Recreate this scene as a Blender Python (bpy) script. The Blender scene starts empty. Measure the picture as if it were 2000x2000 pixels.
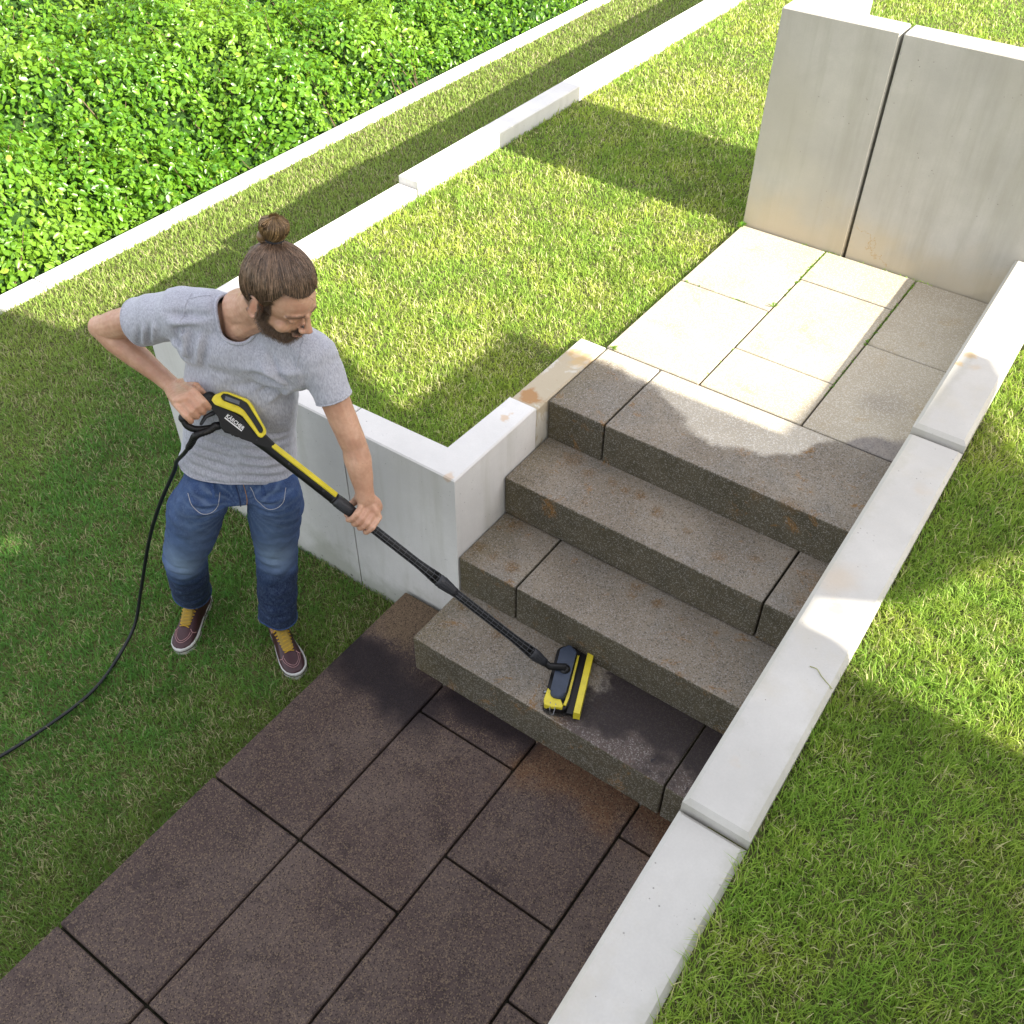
import bpy, bmesh, math, random
import numpy as np
from mathutils import Vector, Matrix, noise
random.seed(7); RNG = np.random.default_rng(7)
scene = bpy.context.scene
COL = scene.collection
R = math.radians

# ------------------------------------------------------------------ camera
CAM_POS = Vector((1.52623, -1.58435, 2.89958))
cR = Vector((0.81509203, 0.57928772, 0.00712197)); cU = Vector((-0.40894641, 0.56661712, 0.71533759)); cF = Vector((-0.41035085, 0.58597848, -0.69874273))
cd = bpy.data.cameras.new('camera'); cam = bpy.data.objects.new('camera', cd); COL.objects.link(cam)
M = Matrix((cR, cU, -cF)).transposed().to_4x4(); M.translation = CAM_POS
cam.matrix_world = M
cd.sensor_fit = 'HORIZONTAL'; cd.sensor_width = 36.0; cd.lens = 36.0 * 1957.73 / 2000.0
cd.clip_start = 0.05; cd.clip_end = 1000
scene.camera = cam

# ------------------------------------------------------------------ light
SUN_EL = R(29.8); SUN_AZ = R(179)          # the light travels towards azimuth 179 deg (-X)
L = Vector((math.cos(SUN_AZ) * math.cos(SUN_EL), math.sin(SUN_AZ) * math.cos(SUN_EL), -math.sin(SUN_EL)))
world = bpy.data.worlds.new("World"); scene.world = world; world.use_nodes = True
nt = world.node_tree; nt.nodes.clear()
sky = nt.nodes.new('ShaderNodeTexSky'); sky.sky_type = 'NISHITA'; sky.sun_disc = False
sky.sun_elevation = SUN_EL; sky.sun_rotation = R(90); sky.air_density = 1.0; sky.dust_density = 2.0; sky.ozone_density = 1.0
bg = nt.nodes.new('ShaderNodeBackground'); bg.inputs[1].default_value = 0.15
wo = nt.nodes.new('ShaderNodeOutputWorld'); mxs = nt.nodes.new('ShaderNodeMix'); mxs.data_type = 'RGBA'; mxs.inputs[0].default_value = .55; mxs.inputs[7].default_value = (3.75, 3.45, 3.15, 1)   # thin bright cloud veil over the blue
nt.links.new(sky.outputs[0], mxs.inputs[6]); nt.links.new(mxs.outputs[2], bg.inputs[0]); nt.links.new(bg.outputs[0], wo.inputs[0])
sd = bpy.data.lights.new('sun', 'SUN'); sd.energy = 4.3; sd.angle = R(0.5); sd.color = (1.0, 0.93, 0.80)
so = bpy.data.objects.new('sun', sd); COL.objects.link(so); so.rotation_euler = (-L).to_track_quat('Z', 'Y').to_euler(); so.location = (6, 0, 6)
scene.view_settings.view_transform = 'Standard'; scene.view_settings.look = 'None'
scene.view_settings.gamma = 1; scene.view_settings.use_curve_mapping = False
scene.view_settings.exposure = 1.85
scene.cycles.max_bounces = 6; scene.cycles.transparent_max_bounces = 6

# ------------------------------------------------------------------ tree helpers
def tag(o, label=None, cat=None, group=None, kind=None):
    if label: o['label'] = label
    if cat: o['category'] = cat
    if group: o['group'] = group
    if kind: o['kind'] = kind
    return o
def empty(name, loc, label, cat, group=None):
    o = bpy.data.objects.new(name, None); COL.objects.link(o); o.location = loc; o.empty_display_size = .1
    return tag(o, label, cat, group)
def link_mesh(name, me, mats, parent=None):
    o = bpy.data.objects.new(name, me); COL.objects.link(o)
    for m in (mats if isinstance(mats, (list, tuple)) else [mats]): me.materials.append(m)
    if parent is not None:
        o.parent = parent
        if parent.type == 'EMPTY': o.matrix_parent_inverse = Matrix.Translation(-parent.location)   # meshes are modelled in world coordinates
    return o
def obj(name, bm, mats, parent=None, smooth=False):
    me = bpy.data.meshes.new(name); bm.to_mesh(me); bm.free()
    if smooth: me.shade_smooth()
    return link_mesh(name, me, mats, parent)
def np_mesh(name, verts, faces_flat, loop_starts, attrs=None):
    me = bpy.data.meshes.new(name)
    me.vertices.add(len(verts)); me.vertices.foreach_set('co', np.asarray(verts, np.float32).ravel())
    me.loops.add(len(faces_flat)); me.loops.foreach_set('vertex_index', np.asarray(faces_flat, np.int32))
    me.polygons.add(len(loop_starts)); me.polygons.foreach_set('loop_start', np.asarray(loop_starts, np.int32))
    me.update(calc_edges=True)
    for k, v in (attrs or {}).items():
        if v.ndim == 1:
            a = me.attributes.new(k, 'FLOAT', 'POINT'); a.data.foreach_set('value', v.astype(np.float32))
        else:
            a = me.attributes.new(k, 'FLOAT_COLOR', 'POINT'); c = np.ones((len(v), 4), np.float32); c[:, :3] = v; a.data.foreach_set('color', c.ravel())
    return me

# ------------------------------------------------------------------ shape helpers
def box(bm, x0, x1, y0, y1, z0, z1, bev=0.0, seg=1):
    vs = [bm.verts.new((x, y, z)) for x in (x0, x1) for y in (y0, y1) for z in (z0, z1)]
    fs = [bm.faces.new([vs[i] for i in q]) for q in ((0, 1, 3, 2), (4, 6, 7, 5), (0, 4, 5, 1), (2, 3, 7, 6), (0, 2, 6, 4), (1, 5, 7, 3))]
    if bev > 0:
        es = list({e for f in fs for e in f.edges})
        bmesh.ops.bevel(bm, geom=es, offset=bev, segments=seg, affect='EDGES', profile=.5)
def prism(bm, pts, z0, z1, bev=0.0, axis=None, seg=1):
    """polygon pts (x,y) extruded z0..z1; axis=(o,u,v,n) maps local frame"""
    n = len(pts)
    f = (lambda x, y, z: Vector((x, y, z))) if axis is None else (lambda x, y, z: axis[0] + axis[1] * x + axis[2] * y + axis[3] * z)
    a = [bm.verts.new(f(x, y, z0)) for x, y in pts]; b = [bm.verts.new(f(x, y, z1)) for x, y in pts]
    fs = [bm.faces.new(a[::-1]), bm.faces.new(b)]
    for i in range(n): fs.append(bm.faces.new((a[i], a[(i + 1) % n], b[(i + 1) % n], b[i])))
    if bev > 0:
        es = [e for e in fs[1].edges]
        bmesh.ops.bevel(bm, geom=es, offset=bev, segments=seg, affect='EDGES', profile=.5)
    bmesh.ops.recalc_face_normals(bm, faces=bm.faces[:])
def frame_for(d, ref=None):
    d = d.normalized()
    ref = ref if ref is not None and abs(d.dot(ref.normalized())) < .97 else (Vector((0, 0, 1)) if abs(d.z) < .9 else Vector((1, 0, 0)))
    u = (ref - d * ref.dot(d)).normalized(); return u, d.cross(u).normalized()
def tube(bm, pts, rad, n=14, ref=None, caps='round', sec=None):
    """pts list of Vector, rad list of float or (ru,rv) where u is along ref"""
    pts = [Vector(p) for p in pts]; rad = [(r, r) if not isinstance(r, (tuple, list)) else r for r in rad]
    P = []; Rr = []; D = []
    m = len(pts)
    for i in range(m):
        d = (pts[min(i + 1, m - 1)] - pts[max(i - 1, 0)]).normalized(); D.append(d)
    if caps == 'round':
        for k in (3, 2, 1):
            a = k * math.pi / 6; r = rad[0]; P.append(pts[0] - D[0] * (sum(r) / 2) * math.sin(a)); Rr.append((max(r[0] * math.cos(a), 1e-4), max(r[1] * math.cos(a), 1e-4)))
    else: pass
    k0 = len(P)
    P += pts; Rr += rad
    if caps == 'round':
        for k in (1, 2, 3):
            a = k * math.pi / 6; r = rad[-1]; P.append(pts[-1] + D[-1] * (sum(r) / 2) * math.sin(a)); Rr.append((max(r[0] * math.cos(a), 1e-4), max(r[1] * math.cos(a), 1e-4)))
    DD = [D[0]] * k0 + D + [D[-1]] * (len(P) - k0 - m)
    rings = []; u = None
    for p, r, d in zip(P, Rr, DD):
        if ref is not None: u, v = frame_for(d, ref)
        else:
            if u is None: u, v = frame_for(d)
            else: u = (u - d * u.dot(d)).normalized(); v = d.cross(u).normalized()
        rings.append([bm.verts.new(p + u * r[0] * math.cos(2 * math.pi * i / n) + v * r[1] * math.sin(2 * math.pi * i / n)) for i in range(n)])
    for a, b in zip(rings, rings[1:]):
        for i in range(n): bm.faces.new((a[i], a[(i + 1) % n], b[(i + 1) % n], b[i]))
    bm.faces.new(rings[0][::-1]); bm.faces.new(rings[-1])
def ellipsoid(bm, c, ax, rr, n=24):
    M3 = Matrix((ax[0], ax[1], ax[2])).transposed().to_4x4()
    M3 = Matrix.Translation(c) @ M3 @ Matrix.Diagonal((rr[0], rr[1], rr[2], 1))
    bmesh.ops.create_uvsphere(bm, u_segments=n, v_segments=n // 2, radius=1, matrix=M3)
def catmull(pts, k=8):
    pts = [Vector(p) for p in pts]; out = []
    for i in range(len(pts) - 1):
        p0 = pts[max(i - 1, 0)]; p1 = pts[i]; p2 = pts[i + 1]; p3 = pts[min(i + 2, len(pts) - 1)]
        for j in range(k):
            t = j / k
            out.append(.5 * ((2 * p1) + (-p0 + p2) * t + (2 * p0 - 5 * p1 + 4 * p2 - p3) * t * t + (-p0 + 3 * p1 - 3 * p2 + p3) * t ** 3))
    out.append(pts[-1]); return out
def remesh(bm, voxel, smooth=6, factor=.5):
    """closed shapes -> one continuous surface; returns mesh"""
    me = bpy.data.meshes.new('tmp'); bm.to_mesh(me); bm.free()
    o = bpy.data.objects.new('tmp', me); COL.objects.link(o)
    m = o.modifiers.new('r', 'REMESH'); m.mode = 'VOXEL'; m.voxel_size = voxel; m.use_smooth_shade = True
    if smooth:
        s = o.modifiers.new('s', 'SMOOTH'); s.factor = factor; s.iterations = smooth
    dg = bpy.context.evaluated_depsgraph_get()
    res = bpy.data.meshes.new_from_object(o.evaluated_get(dg))
    bpy.data.objects.remove(o); bpy.data.meshes.remove(me)
    return res
def get_co(me):
    a = np.empty(len(me.vertices) * 3, np.float32); me.vertices.foreach_get('co', a); return a.reshape(-1, 3).astype(np.float64)
def get_no(me):
    a = np.empty(len(me.vertices) * 3, np.float32); me.vertices.foreach_get('normal', a); return a.reshape(-1, 3).astype(np.float64)
def set_co(me, c): me.vertices.foreach_set('co', c.astype(np.float32).ravel()); me.update()
def drop(me, mask):
    bm = bmesh.new(); bm.from_mesh(me); bm.verts.ensure_lookup_table()
    bmesh.ops.delete(bm, geom=[bm.verts[i] for i in np.nonzero(mask)[0]], context='VERTS'); bm.to_mesh(me); bm.free(); me.update()
def np_noise(P, sc, seed=0.0):
    return np.array([noise.noise((p[0] * sc + seed, p[1] * sc + seed * 1.7, p[2] * sc - seed)) for p in P])
def set_attr(me, name, v):
    if name in me.attributes: me.attributes.remove(me.attributes[name])
    a = me.attributes.new(name, 'FLOAT', 'POINT'); a.data.foreach_set('value', np.asarray(v, np.float32))

# ------------------------------------------------------------------ material helpers
class NT:
    def __init__(s, name):
        s.m = bpy.data.materials.new(name); s.m.use_nodes = True; s.t = s.m.node_tree; s.t.nodes.clear()
        s.out = s.n('ShaderNodeOutputMaterial'); s.b = s.n('ShaderNodeBsdfPrincipled'); s.l(s.b.outputs[0], s.out.inputs[0])
        s.geo = None
    def n(s, t, **k):
        x = s.t.nodes.new(t)
        for a, v in k.items(): setattr(x, a, v)
        return x
    def l(s, a, b): s.t.links.new(a, b)
    def pos(s):
        if s.geo is None: s.geo = s.n('ShaderNodeNewGeometry')
        return s.geo.outputs['Position']
    def put(s, inp, v):
        if isinstance(v, bpy.types.NodeSocket): s.l(v, inp)
        else: inp.default_value = v
    def noise(s, sc, det=4, rough=.55, vec=None, dist=0.0):
        x = s.n('ShaderNodeTexNoise'); x.inputs['Scale'].default_value = sc; x.inputs['Detail'].default_value = det; x.inputs['Roughness'].default_value = rough; x.inputs['Distortion'].default_value = dist
        s.l(vec if vec is not None else s.pos(), x.inputs['Vector']); return x.outputs[0]
    def voro(s, sc, feat='F1', vec=None, out='Distance'):
        x = s.n('ShaderNodeTexVoronoi'); x.feature = feat; x.inputs['Scale'].default_value = sc
        s.l(vec if vec is not None else s.pos(), x.inputs['Vector']); return x.outputs[out]
    def rng(s, v, a, b, c=0.0, d=1.0, smooth=True):
        x = s.n('ShaderNodeMapRange'); x.interpolation_type = 'SMOOTHSTEP' if smooth else 'LINEAR'
        s.put(x.inputs[0], v); x.inputs[1].default_value = a; x.inputs[2].default_value = b; x.inputs[3].default_value = c; x.inputs[4].default_value = d
        return x.outputs[0]
    def math(s, op, a, b=0.0, c=None):
        x = s.n('ShaderNodeMath', operation=op); s.put(x.inputs[0], a); s.put(x.inputs[1], b)
        if c is not None: s.put(x.inputs[2], c)
        return x.outputs[0]
    def mix(s, f, a, b, blend='MIX'):
        x = s.n('ShaderNodeMix', data_type='RGBA', blend_type=blend); s.put(x.inputs[0], f)
        s.put(x.inputs[6], (*a, 1) if isinstance(a, tuple) else a); s.put(x.inputs[7], (*b, 1) if isinstance(b, tuple) else b); return x.outputs[2]
    def xyz(s, v=None):
        x = s.n('ShaderNodeSeparateXYZ'); s.l(v if v is not None else s.pos(), x.inputs[0]); return x.outputs
    def bump(s, h, strength=.3, dist=.01, nrm=None):
        x = s.n('ShaderNodeBump'); x.inputs['Strength'].default_value = strength; x.inputs['Distance'].default_value = dist
        s.l(h, x.inputs['Height'])
        if nrm is not None: s.l(nrm, x.inputs['Normal'])
        s.l(x.outputs[0], s.b.inputs['Normal']); return x.outputs[0]
    def attr(s, name, out='Fac'):
        x = s.n('ShaderNodeAttribute', attribute_name=name); return x.outputs[out]
    def base(s, c, rough=.6, spec=.5):
        s.put(s.b.inputs['Base Color'], (*c, 1) if isinstance(c, tuple) else c)
        s.put(s.b.inputs['Roughness'], rough); s.b.inputs['Specular IOR Level'].default_value = spec
    def isl(s):
        if s.geo is None: s.pos()
        return s.geo.outputs['Random Per Island']
    def spot(s, x, y, z, r, soft=.5, nz=None):
        """mask 1 near a point of the surface, for a stain that belongs there"""
        v = s.n('ShaderNodeVectorMath', operation='DISTANCE'); s.l(s.pos(), v.inputs[0]); v.inputs[1].default_value = (x, y, z)
        d = v.outputs['Value']
        if nz is not None: d = s.math('ADD', d, nz)
        return s.rng(d, r * (1 - soft), r, 1, 0)

def plain(name, c, rough=.5, spec=.5, bump=None, metal=0.0):
    m = NT(name); v = m.noise(30, 3); cc = m.mix(m.rng(v, .3, .7), tuple(x * .88 for x in c), tuple(min(1, x * 1.08) for x in c)); m.base(cc, rough, spec)
    m.b.inputs['Metallic'].default_value = metal
    if bump: m.bump(m.noise(bump[0], 3), bump[1], bump[2])
    return m.m

def concrete(name, c, warm=(.0, .0), stain=None, dirt_low=None):
    m = NT(name)
    big = m.noise(2.2, 5, .6); mid = m.noise(9, 5, .6); fine = m.noise(160, 2, .6)
    col = m.mix(m.rng(big, .3, .7), tuple(x * .84 for x in c), tuple(min(1, x * 1.05) for x in c))
    col = m.mix(m.rng(mid, .35, .75, 0, .5), col, tuple(x * .82 for x in c))
    col = m.mix(m.rng(fine, .3, .7, 0, .10), col, tuple(x * .6 for x in c))
    # rain streaks that run down the faces
    mp = m.n('ShaderNodeMapping'); mp.inputs['Scale'].default_value = (11, 11, .9); m.l(m.pos(), mp.inputs[0])
    vert = m.rng(m.math('ABSOLUTE', m.xyz(m.geo.outputs['True Normal'])[2]), .2, .6, 1, 0)
    stre = m.math('MULTIPLY', m.rng(m.noise(1.0, 4, .65, vec=mp.outputs[0]), .48, .72), vert)
    col = m.mix(m.math('MULTIPLY', stre, .38), col, tuple(x * f_ for x, f_ in zip(c, (.62, .62, .55))))
    # pores
    pv = m.voro(38); pn = m.noise(5, 2)
    pore = m.math('MULTIPLY', m.rng(pv, .065, .10, 1, 0), m.rng(pn, .48, .60))
    pv2 = m.voro(95); pore2 = m.math('MULTIPLY', m.rng(pv2, .06, .10, 1, 0), m.rng(m.noise(7, 2), .52, .66))
    pores = m.math('MAXIMUM', pore, pore2)
    col = m.mix(m.math('MULTIPLY', pores, .72), col, tuple(x * .35 for x in c))
    if dirt_low is not None:       # green-grey splash dirt that really sits on the foot of the wall
        z = m.xyz()[2]; zz = m.math('ADD', z, m.rng(m.noise(6, 5, .65), .2, .8, -.16, .16, False))
        f = m.rng(zz, dirt_low[0], dirt_low[1], .55, 0)
        col = m.mix(f, col, (.33, .34, .27))
        g = m.math('MULTIPLY', m.rng(m.voro(24), .10, .22, 1, 0), m.rng(zz, dirt_low[0] - .05, dirt_low[0] + .1, .8, 0))
        col = m.mix(g, col, (.10, .10, .08))
    if stain: col = stain(m, col)
    m.base(col, .82, .3)
    h = m.math('SUBTRACT', m.math('MULTIPLY', fine, .25), pores); h = m.math('ADD', h, m.math('MULTIPLY', mid, .4))
    m.bump(h, .35, .004)
    return m.m

def cap_stain(m, col):
    nz = m.rng(m.noise(12, 4), .2, .8, -.03, .03, False)
    ring = m.spot(1.243, .325, .88, .030, .7, nz); col = m.mix(m.math('MULTIPLY', ring, .6), col, (.62, .40, .16))
    for (x, y, r, a) in ((1.175, 1.63, .022, .8), (1.165, 1.56, .014, .8), (1.215, 1.57, .03, .25), (1.21, 1.95, .06, .3), (1.2, .42, .10, .25), (1.24, -.25, .03, .3), (1.28, .9, .05, .2), (1.2, .72, .025, .3)):
        col = m.mix(m.math('MULTIPLY', m.spot(x, y, .91, r, .8, nz), a), col, (.50, .32, .12))
    col = m.mix(m.rng(m.noise(3.1, 6, .7), .52, .70, 0, .35), col, (.46, .42, .33))
    x = m.xyz()[0]; e = m.math('ABSOLUTE', m.math('SUBTRACT', x, 1.2555)); e = m.math('ADD', e, m.rng(m.noise(9, 5, .7), .2, .8, -.03, .03, False))
    col = m.mix(m.rng(e, .055, .085, 0, .30), col, (.36, .35, .28))      # weathering along both edges
    col = m.mix(m.math('MULTIPLY', m.rng(m.voro(17), .018, .03, 1, 0), .8), col, (.12, .10, .08))
    return col
def block_stain(m, col):
    n1 = m.noise(7, 5, .6, dist=.6)
    col = m.mix(m.rng(n1, .46, .52, 0, .75), col, (.38, .31, .20))
    nz = m.rng(m.noise(20, 4), .2, .8, -.035, .035, False)
    col = m.mix(m.math('MULTIPLY', m.spot(-.06, .80, .684, .05, .5, nz), .8), col, (.33, .16, .05))
    col = m.mix(m.math('MULTIPLY', m.spot(-.05, 1.1, .684, .07, .6, nz), .5), col, (.55, .34, .10))
    return col
def panel_stain(m, col):
    nz = m.rng(m.noise(20, 4), .2, .8, -.02, .02, False)
    for (x, y, r, a) in ((-.06, .62, .02, .5), (-.05, .66, .012, .5), (-.03, .275, .02, .4)):
        col = m.mix(m.math('MULTIPLY', m.spot(x, y, .7, r, .6, nz), a), col, (.5, .28, .08))
    return col
def back_stain(m, col):
    s = m.xyz(); zz = m.math('ADD', s[2], m.rng(m.noise(4, 5, .6), .2, .8, -.12, .12, False))
    col = m.mix(m.rng(zz, .68, .95, .5, 0), col, (.50, .40, .24))
    col = m.mix(m.rng(m.noise(1.3, 4), .5, .7, 0, .35), col, (.40, .375, .30))
    # hairline crack climbing from the foot of the wall
    wob = m.rng(m.noise(14, 5, .7), .2, .8, -.07, .07, False)
    line = m.math('ABSOLUTE', m.math('ADD', m.math('SUBTRACT', m.math('ADD', m.math('MULTIPLY', m.math('SUBTRACT', s[0], .49), .75), s[2]), .83), wob))
    lim = m.math('MULTIPLY', m.rng(s[0], .485, .49), m.rng(s[0], .66, .67, 1, 0))
    col = m.mix(m.math('MULTIPLY', m.math('MULTIPLY', m.rng(line, .0015, .0035, 1, 0), lim), .65), col, (.36, .22, .06))
    return col

def wet_mask(m):
    """1 where the stone is still wet: everything below a wavy tide line on the top step"""
    s = m.xyz()
    fc = m.n('ShaderNodeFloatCurve'); x = m.rng(s[0], 0, 1.25, 0, 1, False); m.l(x, fc.inputs['Value'])
    cv = fc.mapping.curves[0]
    data = [(0, 1.13), (.2, 1.13), (.3, 1.10), (.40, 1.035), (.47, 1.0), (.6, .975), (.72, .99), (.82, 1.06), (.90, 1.19), (.98, 1.27), (1.06, 1.33), (1.16, 1.40), (1.25, 1.5)]
    pts = [(a / 1.25, b / 2.0) for a, b in data]
    cv.points[0].location = pts[0]; cv.points[1].location = pts[-1]
    for p in pts[1:-1]: cv.points.new(*p)
    fc.mapping.update()
    yb = m.math('MULTIPLY', fc.outputs[0], 2.0)
    nz = m.rng(m.noise(9, 5, .6), .2, .8, -.045, .045, False)
    d = m.math('SUBTRACT', m.math('ADD', yb, nz), s[1])
    return m.rng(d, -.012, .035)

def aggregate(m, base, dark, scale=1.0, white=.8):
    """speckled washed-concrete: dark and pale grains in a base colour"""
    v = m.n('ShaderNodeTexVoronoi'); v.inputs['Scale'].default_value = 290 * scale; m.l(m.pos(), v.inputs['Vector'])
    sep = m.n('ShaderNodeSeparateColor'); m.l(v.outputs['Color'], sep.inputs[0])
    v2 = m.n('ShaderNodeTexVoronoi'); v2.inputs['Scale'].default_value = 120 * scale; m.l(m.pos(), v2.inputs['Vector'])
    sep2 = m.n('ShaderNodeSeparateColor'); m.l(v2.outputs['Color'], sep2.inputs[0])
    grainy = m.rng(sep.outputs[0], 0, 1, -.5, .5, False)
    return sep.outputs[0], sep.outputs[1], sep2.outputs[0], v2.outputs['Distance'], grainy

def step_stone():
    m = NT('step_stone')
    g0, g1, g2, d2, gr = aggregate(m, None, None)
    big = m.noise(3.5, 6, .62); mid = m.noise(14, 5, .6)
    up = m.xyz(m.geo.outputs['True Normal'])[2]
    wet = m.mix(m.rng(big, .3, .7), (.185, .154, .116), (.300, .256, .198))
    wet = m.mix(m.rng(m.noise(5, 4, .6, dist=.8), .45, .7, 0, .6), wet, (.190, .180, .158))
    wet = m.mix(m.rng(m.isl(), 0, 1, 0, .30, False), wet, (.12, .105, .085))
    wet = m.mix(m.rng(mid, .4, .75, 0, .5), wet, (.12, .105, .085))
    # algae film on the risers
    alg = m.rng(up, .3, .7, 1, 0)
    wet = m.mix(m.math('MULTIPLY', alg, .8), wet, m.mix(m.rng(mid, .3, .7), (.042, .038, .020), (.078, .068, .042)))
    # rusty lichen spots
    rs = m.math('MULTIPLY', m.rng(m.noise(10, 5, .75, dist=.5), .57, .68), m.rng(m.noise(2.3, 2), .36, .55))
    wet = m.mix(m.math('MULTIPLY', rs, .85), wet, (.22, .115, .035))
    nr = m.rng(m.noise(34, 5, .7, dist=.4), .2, .8, -.022, .022, False)
    for (x, y, z, r, a) in ((.526, .706, .516, .030, .8), (.439, .740, .516, .026, .9), (.381, .735, .516, .020, .8), (.324, .745, .516, .022, .6), (.655, .68, .516, .02, .6), (.79, .64, .516, .03, .5), (.234, .733, .516, .03, .7), (.15, .76, .516, .05, .6),
                            (.581, .52, .339, .026, .9), (.58, .471, .339, .020, .8), (.672, .493, .339, .024, .8), (.03, .352, .339, .035, .8), (.10, .345, .339, .026, .7), (.177, .340, .339, .030, .8), (.068, .52, .339, .045, .6), (.769, .475, .339, .02, .6),
                            (.055, .215, .17, .03, .8), (.237, .186, .17, .03, .7), (.605, .022, .17, .035, .8), (.93, .815, .70, .05, .7), (.82, .815, .67, .03, .5), (.44, .543, .28, .03, .6), (.04, .78, .684, .0, 0), (1.1, .62, .516, .05, .5), (.9, .70, .516, .03, .6), (.3, .60, .516, .02, .5)):
        if r > 0: wet = m.mix(m.math('MULTIPLY', m.spot(x, y, z, r * 1.25, .95, nr), a * .85), wet, (.150, .082, .026))
    # green/brown soil in the corner where the wall meets the steps
    s = m.xyz(); cn = m.rng(m.math('ADD', s[0], m.rng(m.noise(8, 4), .2, .8, -.08, .08, False)), .0, .16, .45, 0)
    wet = m.mix(cn, wet, (.125, .10, .05))
    dry = m.mix(m.rng(big, .3, .7), (.46, .415, .335), (.39, .345, .27))
    w = wet_mask(m)
    # uncleaned, soaked black patch to the right of the brush on the lowest step
    sp = m.math('SUBTRACT', s[1], m.math('MULTIPLY', m.math('SUBTRACT', s[0], .60), -.15))
    nz = m.rng(m.noise(7, 6, .68), .2, .8, -.14, .14, False)
    low = m.rng(s[2], .172, .178, 1, 0)
    pat = m.math('MULTIPLY', m.math('MULTIPLY', m.rng(m.math('ADD', s[0], nz), .56, .64), m.rng(m.math('ADD', s[1], nz), -.01, .12)), low)
    pat = m.math('MULTIPLY', pat, m.rng(up, .5, .9))
    pur = m.math('MULTIPLY', m.rng(m.math('ADD', s[0], nz), .57, .66), m.math('MULTIPLY', low, m.rng(up, .5, .9)))
    wet = m.mix(m.math('MULTIPLY', pur, .75), wet, (.082, .058, .058))
    wet = m.mix(m.math('MULTIPLY', pat, .86), wet, (.018, .014, .016))
    film = m.math('MULTIPLY', m.rng(m.noise(26, 4, .7, dist=1.0), .60, .63), m.math('MULTIPLY', m.math('MULTIPLY', m.rng(s[0], .80, .86), m.rng(m.math('ABSOLUTE', m.math('SUBTRACT', s[1], .04)), .02, .05, 1, 0)), low))
    wet = m.mix(m.math('MULTIPLY', film, .9), wet, (.02, .018, .025))
    col = m.mix(w, dry, wet); keep = m.rng(m.math('MAXIMUM', pat, m.math('MULTIPLY', film, .9)), 0, .8, 1, .10)
    col = m.mix(m.rng(g0, .78, .83, 0, .55), col, m.mix(w, (.33, .31, .28), (.050, .042, .030)))
    col = m.mix(m.math('MULTIPLY', m.rng(g1, .80, .84, 0, .42), keep), col, m.mix(w, (.80, .78, .72), (.36, .34, .32)))
    col = m.mix(m.math('MULTIPLY', m.math('MULTIPLY', m.rng(g2, .78, .80), m.rng(d2, .0030, .0048, 1, 0)), keep), col, (.92, .90, .86))
    col = m.mix(m.math('MULTIPLY', m.rng(g2, .05, .07, 1, 0), m.rng(d2, .002, .004, .8, 0)), col, (.03, .028, .025))
    m.base(col, m.math('SUBTRACT', m.rng(w, 0, 1, .85, .60), m.math('MULTIPLY', pat, .12)), .18)
    m.bump(m.math('ADD', m.math('MULTIPLY', g0, .6), m.math('MULTIPLY', m.noise(240, 2), .8)), .55, .0022)
    return m.m

def paving_upper():
    m = NT('upper_paving_stone')
    g0, g1, g2, d2, gr = aggregate(m, None, None)
    big = m.noise(2.6, 6, .62, dist=.3); mid = m.noise(13, 5, .6)
    dry = m.mix(m.rng(big, .3, .7), (.44, .392, .300), (.38, .330, .245))
    dry = m.mix(m.rng(m.isl(), 0, 1, 0, .22, False), dry, (.33, .29, .22))
    dry = m.mix(m.rng(m.noise(6, 5, .65, dist=.5), .55, .72, 0, .55), dry, (.38, .285, .150))
    s = m.xyz()
    smudge = m.math('MULTIPLY', m.spot(.98, 1.50, .684, .13, .9, m.rng(m.noise(14, 4), .2, .8, -.05, .05, False)), .45)
    dry = m.mix(smudge, dry, (.24, .21, .17))
    wetc = m.mix(m.rng(mid, .3, .7), (.20, .18, .165), (.26, .23, .20))
    w = wet_mask(m)
    col = m.mix(w, dry, wetc)
    col = m.mix(m.rng(g0, .86, .90, 0, .45), col, m.mix(w, (.30, .28, .24), (.06, .05, .045)))
    col = m.mix(m.rng(g1, .74, .78, 0, .25), col, m.mix(w, (.85, .82, .76), (.38, .36, .33)))
    col = m.mix(m.math('MULTIPLY', m.rng(g2, .10, .12, 1, 0), m.rng(d2, .002, .004, .75, 0)), col, (.10, .09, .08))
    m.base(col, m.rng(w, 0, 1, .88, .6), .2)
    m.bump(m.math('ADD', m.math('MULTIPLY', g0, .5), m.math('MULTIPLY', m.noise(240, 2), .8)), .45, .002)
    return m.m

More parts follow.
